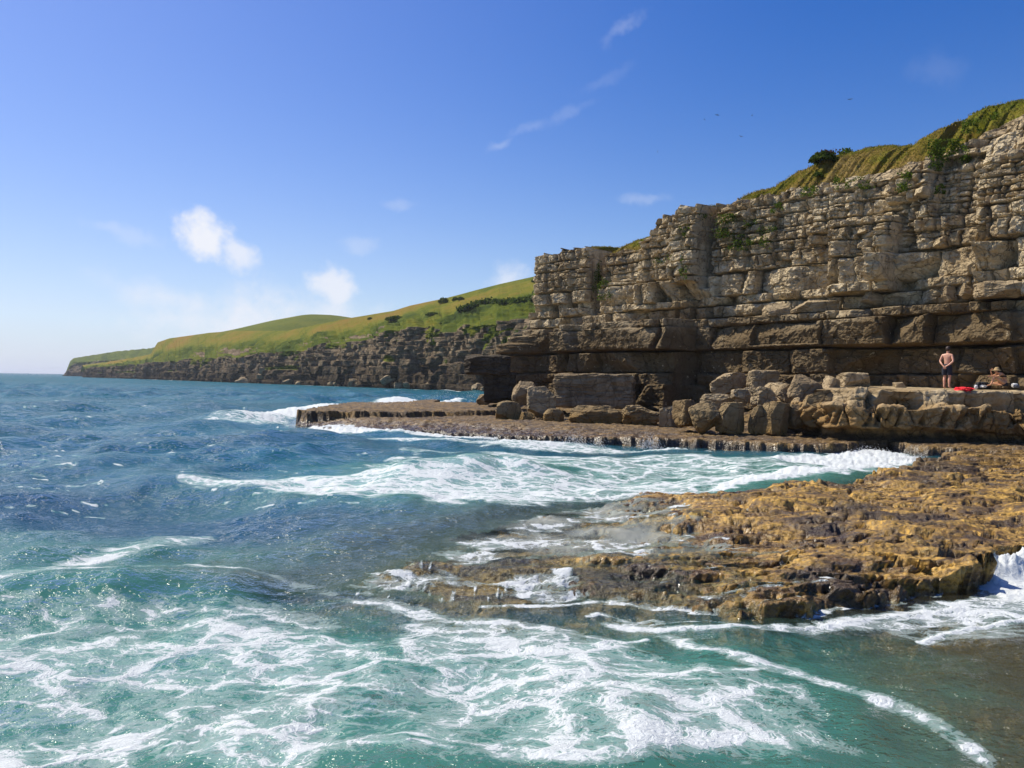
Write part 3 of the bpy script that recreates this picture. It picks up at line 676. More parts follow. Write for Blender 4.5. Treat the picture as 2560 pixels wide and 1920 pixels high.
# swell and chop
rg = np.random.default_rng(4)
Zw = np.zeros(WX.shape); gx = np.zeros(WX.shape)
mean_dir = math.atan2(.42, 1.0) * -1 + .2                    # running in from the open sea at the left
qx = WX + .35 * fbm2(WX * .21, WY * .21, 3); qy = WY + .35 * fbm2(WX * .21 + 9, WY * .21, 3)
for i in range(46):
    lam = np.exp(rg.uniform(math.log(.35), math.log(13))); a = mean_dir + rg.normal(0, .62); k = 2 * math.pi / lam
    amp = .0062 * lam ** .80 * rg.uniform(.5, 1.2)
    fade = np.clip((lam / (2.2 * np.maximum(dyr, dxr)) - 1), 0, 1)
    ph = k * (qx * math.cos(a) + qy * math.sin(a)) + rg.uniform(0, 6.28)
    c = np.sin(ph); Zw += fade * amp * (c + .28 * (1 - np.cos(2 * ph)) * .5)
deep = sstep(-.1, -1.4, SH)
Zw *= lerp(.55, 1.0, deep) * lerp(1.0, lerp(2.0, .85, sstep(-9, -2, WX) * (WY < 62)), sstep(13, 30, WY))
# picture-row helper: lines and areas of white water, given where they lie on the sea surface
def Wl(*pp): return W(*pp)
cov = np.zeros(WX.shape); nX, nY = WX[near], WY[near]
def band(poly, wd, amt, pw=1.0, taper=True, side=None):
    """foam along a line on the water, wd metres each side"""
    global cov
    global_m = max(wd if np.isscalar(wd) else max(wd), .05) * 2.6 + .05
    P_ = np.asarray(poly); b_ = np.flatnonzero(near.ravel() & (WX.ravel() > P_[:, 0].min() - global_m) & (WX.ravel() < P_[:, 0].max() + global_m) & (WY.ravel() > P_[:, 1].min() - global_m) & (WY.ravel() < P_[:, 1].max() + global_m))
    if not len(b_): return
    nX, nY = WX.ravel()[b_], WY.ravel()[b_]
    d, f = seg_dist(nX, nY, poly)
    wv = wd * (1 + .45 * fbm2(nX * .7, nY * .7, 3)) if np.isscalar(wd) else np.interp(f, np.linspace(0, 1, len(wd)), wd) * (1 + .35 * fbm2(nX * .7, nY * .7, 3))
    e = np.clip(1 - d / np.maximum(wv, .02), 0, 1) ** pw
    if taper: e = e * np.minimum(1, np.minimum(f, 1 - f) * 12 + .15)
    c_ = cov.ravel(); c_[b_] = np.maximum(c_[b_], amt * e); cov = c_.reshape(WX.shape)
def area(poly, amt, soft, pw=1.0):
    global cov
    P_ = np.asarray(poly); g_ = soft * 1.2
    b_ = np.flatnonzero(near.ravel() & (WX.ravel() > P_[:, 0].min() - g_) & (WX.ravel() < P_[:, 0].max() + g_) & (WY.ravel() > P_[:, 1].min() - g_) & (WY.ravel() < P_[:, 1].max() + g_))
    nX, nY = WX.ravel()[b_], WY.ravel()[b_]
    d = sdist(nX, nY, poly) + soft * .5 * fbm2(nX * .8, nY * .8, 3)
    c_ = cov.ravel(); c_[b_] = np.maximum(c_[b_], amt * sstep(-soft * .3, soft, d) ** pw); cov = c_.reshape(WX.shape)
# surf behind the tongue
area(Wl((470, 1048), (600, 1030), (760, 1018), (900, 1008), (1050, 996), (1190, 985), (1240, 1000), (1120, 1016), (900, 1036), (780, 1048), (740, 1060), (620, 1060)), 1.0, 2.2)
area(Wl((420, 1062), (600, 1046), (760, 1056), (760, 1068), (600, 1076), (480, 1074)), .62, 2.0)
# white water along the platform edge
area(Wl((740, 1070), (1000, 1072), (1300, 1086), (1300, 1106), (1100, 1096), (930, 1094), (800, 1086)), .95, .8)
band(Wl((900, 1098), (1100, 1104), (1290, 1114), (1450, 1124), (1560, 1128), (1720, 1130), (1880, 1140)), [.5, .7, .9, 1.0, .8, .6, .35], .95)
area(Wl((1150, 1100), (1540, 1118), (1600, 1135), (1400, 1140), (1200, 1125)), .72, 1.2)
# the broken wave in the gully
area(Wl((400, 1214), (560, 1198), (760, 1190), (960, 1186), (1120, 1202), (1300, 1222), (1420, 1228), (1640, 1205), (1850, 1205), (1860, 1228), (1640, 1246), (1500, 1256), (1420, 1276), (1330, 1290), (1160, 1292), (980, 1284), (760, 1270), (600, 1258), (480, 1240)), .74, 1.1)
band(Wl((430, 1222), (620, 1234), (800, 1248), (1000, 1262), (1200, 1268)), [.5, .9, .8, .7, .5], 1.05)
band(Wl((1280, 1230), (1420, 1250), (1560, 1240), (1760, 1226)), [.6, .6, .5, .5], 1.0)
area(Wl((780, 1180), (960, 1150), (1010, 1118), (1100, 1130), (1060, 1170), (1200, 1180), (1500, 1168), (1720, 1180), (1700, 1215), (1300, 1226), (960, 1205)), .70, 1.6)
area(Wl((900, 1180), (985, 1135), (990, 1116), (1030, 1120), (1030, 1160), (980, 1195)), .8, .8)
band(Wl((980, 1118), (1150, 1140), (1400, 1148), (1700, 1150), (1900, 1165)), .8, .55)
# swash at the head of the gully
area(Wl((1880, 1158), (2020, 1140), (2150, 1126), (2240, 1132), (2330, 1146), (2270, 1168), (2160, 1180), (2060, 1172)), 1.02, .7)
area(Wl((1740, 1214), (1900, 1192), (2080, 1180), (2170, 1190), (2080, 1206), (1960, 1220), (1840, 1230), (1740, 1236)), 1.02, .6)
area(Wl((1600, 1165), (1900, 1150), (2060, 1160), (2100, 1190), (1850, 1205), (1650, 1200)), .50, 1.0)
# mid-left streaks
band(Wl((120, 1460), (220, 1432), (330, 1400), (420, 1378), (540, 1345)), [.3, .6, .8, .7, .4], .66)
band(Wl((-100, 1520), (60, 1490), (200, 1470), (420, 1450), (640, 1448)), [.5, .8, .7, .5, .3], .62)
band(Wl((540, 1440), (700, 1460), (860, 1500)), .7, .38)
for kx in range(170):  # small whitecaps, doubling as sun sparkle painted into the foam
    x0 = rg.uniform(-200, 900); y0 = rg.uniform(1000, 1290)
    band(Wl((x0, y0), (x0 + rg.uniform(12, 70), y0 + rg.uniform(-5, 3))), rg.uniform(.10, .30) * (y0 < 1060) * .8 + rg.uniform(.06, .2), rg.uniform(.6, .95))
# lace in the near water
area(Wl((-300, 1600), (180, 1580), (420, 1550), (700, 1540), (1000, 1600), (980, 1680), (860, 1760), (560, 1780), (250, 1800), (-300, 1770)), .60, .8)
area(Wl((420, 1600), (560, 1560), (820, 1580), (900, 1640), (700, 1690), (480, 1680)), .70, .5)
area(Wl((-200, 1850), (130, 1830), (240, 2000), (-200, 2000)), .72, .4)
area(Wl((440, 1900), (560, 1850), (720, 1845), (840, 1880), (860, 2000), (420, 2000)), .70, .4)
area(Wl((960, 1540), (1200, 1540), (1460, 1560), (1640, 1600), (1780, 1690), (2000, 1790), (2120, 2000), (1200, 2000), (1040, 1800), (930, 1660)), .60, .6)
area(Wl((1140, 1600), (1480, 1580), (1620, 1640), (1560, 1720), (1380, 1760), (1240, 1720)), .72, .5)
area(Wl((1450, 1800), (1700, 1760), (1860, 1850), (1980, 2000), (1500, 2000)), .66, .5)
area(Wl((1150, 1135), (1500, 1140), (1900, 1150), (2080, 1165), (1900, 1190), (1400, 1180), (1150, 1165)), .62, 1.2)
area(Wl((1000, 1190), (1300, 1185), (1700, 1190), (2000, 1185), (2060, 1200), (1800, 1232), (1500, 1250), (1200, 1280), (1000, 1270)), .70, .9)
area(Wl((-400, 1520), (300, 1500), (700, 1480), (1000, 1520), (1000, 1600), (1900, 1640), (2150, 1800), (2300, 2000), (-400, 2000)), .46, .8)
area(Wl((1900, 1560), (2350, 1530), (2700, 1560), (2700, 1660), (2300, 1640)), .45, .5)
band(Wl((1620, 1590), (1720, 1630), (1900, 1690), (2080, 1750), (2220, 1800), (2330, 1860), (2440, 1940), (2500, 2010)), [.12, .22, .28, .28, .24, .24, .22, .15], .74)
band(Wl((1480, 1560), (1660, 1590), (1820, 1590), (2010, 1592), (2140, 1570), (2300, 1556), (2450, 1540)), [.25, .22, .2, .28, .25, .3, .3], .92)
band(Wl((2290, 1640), (2360, 1610), (2480, 1590), (2600, 1580)), [.1, .2, .16, .2], 1.0)
area(Wl((2100, 1560), (2360, 1510), (2460, 1460), (2700, 1440), (2700, 1600), (2420, 1600), (2250, 1600)), .66, .35)
area(Wl((2430, 1470), (2500, 1430), (2700, 1420), (2700, 1530), (2480, 1530)), 1.1, .25)
band(Wl((830, 1500), (960, 1510), (1060, 1540), (1160, 1560), (1300, 1560)), [.15, .3, .3, .3, .2], .80)
for kx in range(30):                                          # loose strands
    x0 = rg.uniform(-300, 2000); y0 = rg.uniform(1500, 1980); a = rg.uniform(-.5, .5); ln = rg.uniform(120, 330)
    xx = np.linspace(0, 1, 6) * ln; band(Wl(*[(x0 + xv, y0 + xv * math.tan(a) * .35 + rg.normal(0, 7)) for xv in xx]), rg.uniform(.05, .13), rg.uniform(.6, .85))
# thin foam edge wherever water meets the reef or the platform
contact = np.exp(-(np.abs(SH[near] + .02) / .12) ** 2) * sstep(45, 30, nY)
cov[near] = np.maximum(cov[near], .62 * contact * sstep(-.7, .3, fbm2(nX * .9, nY * .9, 3)))
# far waterline of the distant cliff
fl = np.stack([rx[8], ry[8]], -1)[::12]
fm = (WY > 120) & (WY < 690); dfl, _ = seg_dist(WX[fm], WY[fm], fl)
cov[fm] = np.maximum(cov[fm], .9 * np.exp(-(dfl / 3.0) ** 2) * sstep(-.3, .5, fbm2(WX[fm] / 9., WY[fm] / 9., 3)))
# relief: surf stands up, the swell heaps on the reef lip
Zn = Zw[near]; cn = cov[near]
d, f = seg_dist(nX, nY, Wl((250, 1232), (420, 1226), (620, 1240), (800, 1262), (1000, 1280)))
Zn = Zn + .20 * np.exp(-(d / 1.1) ** 2) * sstep(0, .2, f) * (1 - .6 * sstep(.5, 1, f))
d, f = seg_dist(nX, nY, Wl((1040, 1196), (1240, 1180), (1360, 1190)))
Zn = Zn + .22 * np.exp(-(d / .8) ** 2)
d, f = seg_dist(nX, nY, Wl((-300, 1510), (60, 1500), (300, 1490), (560, 1470))); Zn = Zn + .16 * np.exp(-(d / .7) ** 2)
d, f = seg_dist(nX, nY, Wl((2470, 1460), (2560, 1450), (2700, 1445))); Zn = Zn + .30 * np.exp(-(d / .3) ** 2) * (1 + .35 * fbm2(nX * 4, nY * 4, 4, .6))
foamy = sstep(.6, 1.0, cn)
Zn = Zn + foamy * (.022 * ridge2(nX * 2.6, nY * 2.6, 4, .6) + .012 * fbm2(nX * 9, nY * 9, 3)) * np.clip(nY / 14, .45, 2.2)
# water running over the reef: follows the smoothed rock
film = sstep(7.2, 3.0, nX + 1.6 * fbm2(nX * .6, nY * .8, 3)) * sstep(7.5, 8.5, nY) * sstep(19, 17, nY)
shs = SH[near]
run = np.maximum(Zn, shs + .035 + .03 * fbm2(nX * 1.6, nY * 1.6, 3) - .16 * sstep(2, 6.5, nX))
Zn = np.where((shs > -.25) & (film > .02), lerp(Zn, run, film), Zn)
Zw[near] = Zn
depth = np.where(near, Zw - SH, 2.6); depth = np.where(WY > 95, 2.6, depth)
opac = .06 * sstep(-.02, .05, depth) + .94 * sstep(.0, 1.0, depth)
# body colour: blue open sea, teal where air is beaten in, sandy green in the shallows
fo_sm = np.zeros(WX.shape); fo_sm[near] = sstep(.25, .9, cn)
teal = on(lambda X, Y: sstep(13.5, 8.5, Y + .18 * (X + 2) + 1.2 * fbm2(X * .3, Y * .3, 3)) + .9 * sstep(14, 17, Y) * sstep(30, 24, Y) * sstep(-9, -1, X) , 0)
teal = np.clip(teal + .45 * fo_sm + .12 * np.where(near, fbm2(WX * .25, WY * .25, 3), 0), 0, 1)
violet = on(lambda X, Y: sstep(-.5, -4, X) * sstep(20, 15, Y) * sstep(8, 11, Y), 0) * (1 - .5 * fo_sm)
brown = on(lambda X, Y: sstep(2.7, 4.4, X + .2 * (8 - Y) + .6 * fbm2(X * .6, Y * .6, 3)) * sstep(12, 9.5, Y), 0)
fard = sstep(40, 150, WY)
blue = np.array([.010, .085, .118]); tl = np.array([.050, .165, .120]); vi = np.array([.020, .040, .085]); br = np.array([.095, .080, .034]); fr_ = np.array([.009, .092, .122])
wc = lerp(blue, fr_, fard[..., None]); wc = lerp(wc, vi, violet[..., None] * .45); wc = lerp(wc, tl, teal[..., None] * .92); wc = lerp(wc, br, brown[..., None] * .9)
opac = opac * (1 - .45 * brown)
wc = lerp(wc, np.array([.085, .27, .235]), .55 * fo_sm[..., None])
shal = on(lambda X, Y: sstep(-1.5, -.25, shelf(X, Y, False)) * sstep(9.2, 10.2, Y) * sstep(19, 15, Y) * sstep(4, 1, X), 0) * (1 - .7 * fo_sm)
wc = lerp(wc, np.array([.085, .115, .080]), shal[..., None] * .85); opac = np.maximum(opac, .62 * shal * (SH < -.05))
patch = np.where(WY < 600, fbm2(WX / 9., WY / 9., 4), 0) ; wc = wc * (1 + .25 * np.clip(patch, -1, 1))[..., None]
# water shed over the seaward lip of the reef in white threads
lip = sstep(-2.6, -1.9, nX) * sstep(1.2, .2, nX) * sstep(9.4, 9.7, nY) * sstep(11.3, 10.5, nY) * sstep(-.3, -.05, shs)
thr = sstep(.05, .5, fbm2(nX * 13, nY * .8, 3)) * sstep(-.3, .3, fbm2(nX * 1.6, nY * .8, 2))
cov[near] = np.maximum(cov[near], .80 * lip * thr)
# and lying in the hollows of the reef top
hol = film * sstep(-.1, 0, shs) * sstep(.15, .7, fbm2(nX * .9 + 3, nY * 1.9, 4))
cov[near] = np.maximum(cov[near], .66 * hol)
film_a = np.zeros(WX.shape); film_a[near] = film * sstep(-.3, 0, shs)
milky = np.zeros(WX.shape); 
milky[near] = sstep(-2.4, .6, nX) * sstep(6.8, 4.5, nX) * sstep(10.5, 12, nY) * sstep(19, 17, nY) * sstep(-.2, .1, shs) * (.20 + .38 * fbm2(nX * .8, nY * 1.3, 4))
milky = np.clip(milky, 0, .75)
PW = np.stack([WX, WY, Zw], -1)
col4 = np.concatenate([wc, np.ones(WX.shape + (1,))], -1)
def sea_material():
    m, t = material('sea_water'); P = t.pos()
    cv = t.attr('foam'); y = t.n('ShaderNodeSeparateXYZ'); t.put(y.inputs[0], P)
    dist = t.vmath('LENGTH', P)
    wq = t.vmath('ADD', P, t.vmath('SCALE', t.vmath('SUBTRACT', t.noise(P, .9, 4, .6, out=1), (.5, .5, .5)), sc=1.0))
    wq = t.vmath('ADD', wq, t.vmath('SCALE', t.vmath('SUBTRACT', t.noise(P, 4.0, 3, .6, out=1), (.5, .5, .5)), sc=.22))
    flat = t.scale(wq, (1, 1.25, 0.0)); wst = t.scale(wq, (.75, 1.5, 1))
    e1 = t.voro(flat, 1.0, 'DISTANCE_TO_EDGE'); e2 = t.voro(flat, 2.7, 'DISTANCE_TO_EDGE'); e3 = t.voro(flat, 7.0, 'DISTANCE_TO_EDGE')
    n = t.noise(wst, 1.3, 9, .68); nf = t.noise(wst, 16.0, 6, .75); e4 = t.voro(flat, 19.0, 'DISTANCE_TO_EDGE')
    lace = t.math('ADD', t.mapr(e1, 0, .15, .36, 0), t.mapr(e2, 0, .20, .28, 0)); lace = t.math('ADD', lace, t.mapr(e3, 0, .26, .17, 0))
    v = t.math('ADD', cv, t.math('MULTIPLY', lace, t.mapr(cv, .12, .5, 0, .80)))
    v = t.math('ADD', v, t.math('MULTIPLY', t.math('SUBTRACT', n, .5), t.mapr(cv, .02, .5, .4, .80)))
    v = t.math('ADD', v, t.math('MULTIPLY', t.math('SUBTRACT', nf, .5), .50)); v = t.math('ADD', v, t.math('MULTIPLY', t.mapr(e4, 0, .3, .12, -.06), t.mapr(dist, 9, 22, 1, 0)))
    thick = t.mapr(v, .78, 1.08, 0, .94); thin = t.mapr(v, .58, .74, 0, .34)
    fa = t.math('MAXIMUM', thick, thin)
    # the water itself
    b1 = t.noise(t.scale(P, (1, 1.0, 1)), 1.6, 3, .6); b2 = t.noise(P, 6.0, 3, .6); b3 = t.noise(P, 19.0, 2, .6); b0 = t.noise(P, .45, 4, .6)
    hh = t.math('ADD', t.math('MULTIPLY', b1, .20), t.math('MULTIPLY', b2, .10)); hh = t.math('ADD', hh, t.math('MULTIPLY', b3, t.mapr(t.noise(P, .16, 4, .65), .42, .62, .012, .055)))
    hh = t.math('ADD', hh, t.math('MULTIPLY', b0, t.mapr(dist, 14, 70, .35, 2.4)))
    bn = t.bump(hh, 1.0, 1.0)
    bm = t.n('ShaderNodeBump'); t.put(bm.inputs['Height'], hh); bm.inputs['Strength'].default_value = .85; bm.inputs['Distance'].default_value = 1.0
    wn = bm.outputs[0]
    body = t.n('ShaderNodeBsdfDiffuse'); t.put(body.inputs[0], t.attr('water_colour', 'Color'))
    tr = t.n('ShaderNodeBsdfTransparent'); t.put(tr.inputs[0], (.92, .96, .93, 1))
    mb = t.n('ShaderNodeMixShader'); t.put(mb.inputs[0], t.attr('opacity')); t.put(mb.inputs[1], tr.outputs[0]); t.put(mb.inputs[2], body.outputs[0])
    gl = t.n('ShaderNodeBsdfGlossy'); gl.inputs['Roughness'].default_value = .15; t.put(gl.inputs['Normal'], wn); gl.inputs[0].default_value = (1, 1, 1, 1)
    fr = t.n('ShaderNodeFresnel'); fr.inputs[0].default_value = 1.33; t.put(fr.inputs['Normal'], wn)
    ms = t.n('ShaderNodeMixShader'); t.put(ms.inputs[0], t.math('MULTIPLY', t.math('MULTIPLY', fr.outputs[0], t.mapr(dist, 40, 400, .95, .55)), t.mapr(t.attr('film'), 0, 1, 1, .22))); t.put(ms.inputs[1], mb.outputs[0]); t.put(ms.inputs[2], gl.outputs[0])
    # foam
    fd = t.n('ShaderNodeBsdfDiffuse'); t.put(fd.inputs[0], t.mix(thick, t.mix(t.attr('milk'), (.46, .56, .53), (.70, .64, .52)), (.66, .685, .68)))
    fh = t.math('ADD', v, t.math('MULTIPLY', nf, .4)); t.put(fd.inputs['Normal'], t.bump(fh, .6, .06))
    mf = t.n('ShaderNodeMixShader'); t.put(mf.inputs[0], t.math('MAXIMUM', fa, t.attr('milk'))); t.put(mf.inputs[1], ms.outputs[0]); t.put(mf.inputs[2], fd.outputs[0])
    t.out(mf.outputs[0]); return m
M_sea = sea_material()
sea = kind(grid('sea', PW, M_sea, {'foam': ('FLOAT', cov), 'opacity': ('FLOAT', opac), 'milk': ('FLOAT', milky), 'film': ('FLOAT', film_a), 'water_colour': ('FLOAT_COLOR', col4)}), 'structure')
# ------------------------------------------------------------------ the bench of rock where the people are
bp = [np.array(p, float) for p in [(30, 31.6), (26, 32.1), (20, 33.0), (16.5, 33.3), (14.0, 33.8), (13.35, 34.6), (13.1, 36.5), (12.6, 40)]]
_, _, BL = path_at(bp, 0)
nb = 700; sb = np.linspace(0, BL, nb); bx_, by_, _ = path_at(bp, sb)
kx = np.convolve(np.pad(bx_, 20, 'edge'), np.ones(41) / 41, 'valid'); ky = np.convolve(np.pad(by_, 20, 'edge'), np.ones(41) / 41, 'valid')
bnx, bny = normals2(kx, ky); bnx, bny = (bnx, bny) if bny[100] < 0 else (-bnx, -bny)
prof = np.array([(-9, 2.62), (-6, 2.58), (-2, 2.56), (-.45, 2.53), (-.25, 2.47), (-.08, 2.2), (.05, 1.96), (.62, 1.90), (.74, 1.82), (.80, 1.5), (.86, 1.0), (.80, .92), (.30, .82), (.38, .60), (.60, .52), (.75, .2)])
pl = np.concatenate([[0], np.cumsum(np.hypot(*np.diff(prof, axis=0).T))])
qd = np.concatenate([np.linspace(0, pl[2], 60)[:-1], np.linspace(pl[2], pl[-1], 190)])
pn_, pz_ = np.interp(qd, pl, prof[:, 0]), np.interp(qd, pl, prof[:, 1])
tn_, tz_ = np.gradient(pn_, qd), np.gradient(pz_, qd); tl_ = np.hypot(tn_, tz_); on_, oz_ = -tz_ / tl_, tn_ / tl_
for a in (on_, oz_): a[:] = np.convolve(np.pad(a, 4, 'edge'), np.ones(9) / 9, 'valid')
SBn = np.repeat(sb[None], len(qd), 0); ZBn = np.repeat(pz_[:, None], nb, 1); NBn = np.repeat(pn_[:, None], nb, 1)
rel = strata_field(SBn, ZBn, np.array([-1, .55, .9, 1.93, 3.5]), [(0, 1.2, .3, .3, .2), (0, 1.4, .3, .3, .2), (0, 1.25, .42, .45, .25), (0, 1.9, .42, .4, .3)], 33, und=.03, jit=.2)
rel += .10 * fbm2(SBn * 1.1, ZBn * 2, 4) + .035 * fbm2(SBn * 5, ZBn * 5, 3)
# water-worn flutes in the brown course, slabs split by open joints above
fl_ = np.clip(1 - np.abs(fbm2(SBn * 1.6 + .5 * ZBn, ZBn * .25, 2)) * 4, 0, 1); rel -= .38 * fl_ * sstep(.95, 1.1, ZBn) * (1 - sstep(1.6, 1.9, ZBn))
topw = sstep(2.44, 2.53, ZBn) * sstep(.1, -.5, NBn)
rel = rel * lerp(1, .16, topw)
slab = .30 * (cell2(SBn * .5, ZBn * 0 + 3.5)[2] - .5) * sstep(1.9, 2.1, ZBn) * (1 - topw); rel += slab
PBn = np.stack([bx_[None] + bnx[None] * (NBn + rel * on_[:, None]), by_[None] + bny[None] * (NBn + rel * on_[:, None]), ZBn + rel * oz_[:, None] * .8], -1)
PBn[..., 2] = np.where(topw > .5, np.maximum(PBn[..., 2], 2.44), PBn[..., 2])
kind(grid('rock_bench', PBn, M_bench, flip=True), 'structure')
gu, gv = project(PBn)
def bench_z(x, y):
    i = np.argmin((PBn[..., 0] - x) ** 2 + (PBn[..., 1] - y) ** 2 - .0 * PBn[..., 2] + np.where(topw > .5, 0, 9)); return float(PBn.reshape(-1, 3)[i, 2])

# ------------------------------------------------------------------ boulders
def rock_verts(seed, n=26, p=5.0, cuts=8, rough=.06, lo=.62, hi=1.0, taper=0.0):
    rg = np.random.default_rng(seed)
    a = np.linspace(-1, 1, n); A, B = np.meshgrid(a, a); o = np.ones_like(A)
    F6 = [np.stack(s, -1) for s in ((A, B, o), (-A, B, -o), (o, A, B), (-o, -A, B), (-A, o, B), (A, -o, B))]
    V = np.concatenate([f.reshape(-1, 3) for f in F6])
    q = []
    for k in range(6):
        i = np.arange(n * n).reshape(n, n) + k * n * n
        q.append(np.stack([i[:-1, :-1], i[:-1, 1:], i[1:, 1:], i[1:, :-1]], -1).reshape(-1, 4))
    Q = np.concatenate(q)
    d = V / np.linalg.norm(V, axis=1, keepdims=True)
    V = d * (1 / (np.abs(d) ** p).sum(1) ** (1 / p))[:, None]
    for c in range(cuts):
        nn = rg.normal(size=3) * np.array([1, 1, .8]); nn[2] = abs(nn[2]) * (1 if rg.random() < .75 else -1); nn /= np.linalg.norm(nn)
        off = rg.uniform(lo, hi) * np.abs(nn).sum() ** .35
        t = V @ nn - off; V = V - nn * np.maximum(t, 0)[:, None]
    s = seed * 1.37
    nz = fbm3(V[:, 0] * 1.3 + s, V[:, 1] * 1.3, V[:, 2] * 1.3, 4) * rough * 1.6 + fbm3(V[:, 0] * 5 + s, V[:, 1] * 5, V[:, 2] * 5, 3, .6) * rough * .5
    nz -= rough * .9 * np.clip(1 - np.abs(pn3(V[:, 0] * .8, V[:, 1] * .8, V[:, 2] * 3.2 + s)) * 7, 0, 1)
    V = V * (1 + nz)[:, None]
    if taper: V[:, :2] *= (1 - taper * (V[:, 2:3] * .5 + .5))
    # weld the seams of the six faces
    key = np.round(d * 4000).astype(np.int64); _, idx, inv = np.unique(key, axis=0, return_index=True, return_inverse=True)
    return V[idx], inv.reshape(-1)[Q]
def boulder(name, box, Y, seed, label, cat, group=None, mat=None, deep=.8, sink=.15, yaw=0., tilt=0., p=9., cuts=9, rough=.045, n=30, taper=0., lo=.60, hi=1.0, parent=None):
    x0, y0, x1, y1 = box
    c = at_y((x0 + x1) / 2, (y0 + y1) / 2, Y); k = Y / FPX
    w, h = (x1 - x0) * k, (y1 - y0) * k
    V, Q = rock_verts(seed, n, p, cuts, rough, lo, hi, taper)
    Rm = np.array(Matrix.Rotation(yaw, 3, 'Z') @ Matrix.Rotation(tilt, 3, 'Y'))
    V = V * np.array([w, w * deep if deep < 3 else deep, h]) * .5
    V = V @ Rm.T
    ex = V.max(0) - V.min(0); V *= np.array([w / ex[0], 1, h / ex[2]])
    V[:, 0] -= (V[:, 0].max() + V[:, 0].min()) / 2
    zb_ = V[:, 2].min(); V[:, 2] -= zb_; V[:, 2] = np.where(V[:, 2] < .25 * h, V[:, 2] - sink * (1 - V[:, 2] / (.25 * h)) * 1.0, V[:, 2])
    V[:, 1] -= V[:, 1].min()
    c[2] -= h / 2; c[1] = Y
    o = mesh_np(name, V, Q, mat or M_boulder, smooth=False, loc=c - (0 if parent is None else np.array(parent.location)))
    if parent: o.parent = parent
    else: tag(o, label, cat, group)
    return o
M_bshade = rock_material('shade_toned_block_limestone', (.36, .28, .17), (.22, .16, .09), (.08, .055, .025), bumpk=.8, pits=.3, stain=.5)  # darker limestone, the shade on the huge block's front painted in
BG = 'boulders fallen along the foot of the cliff'
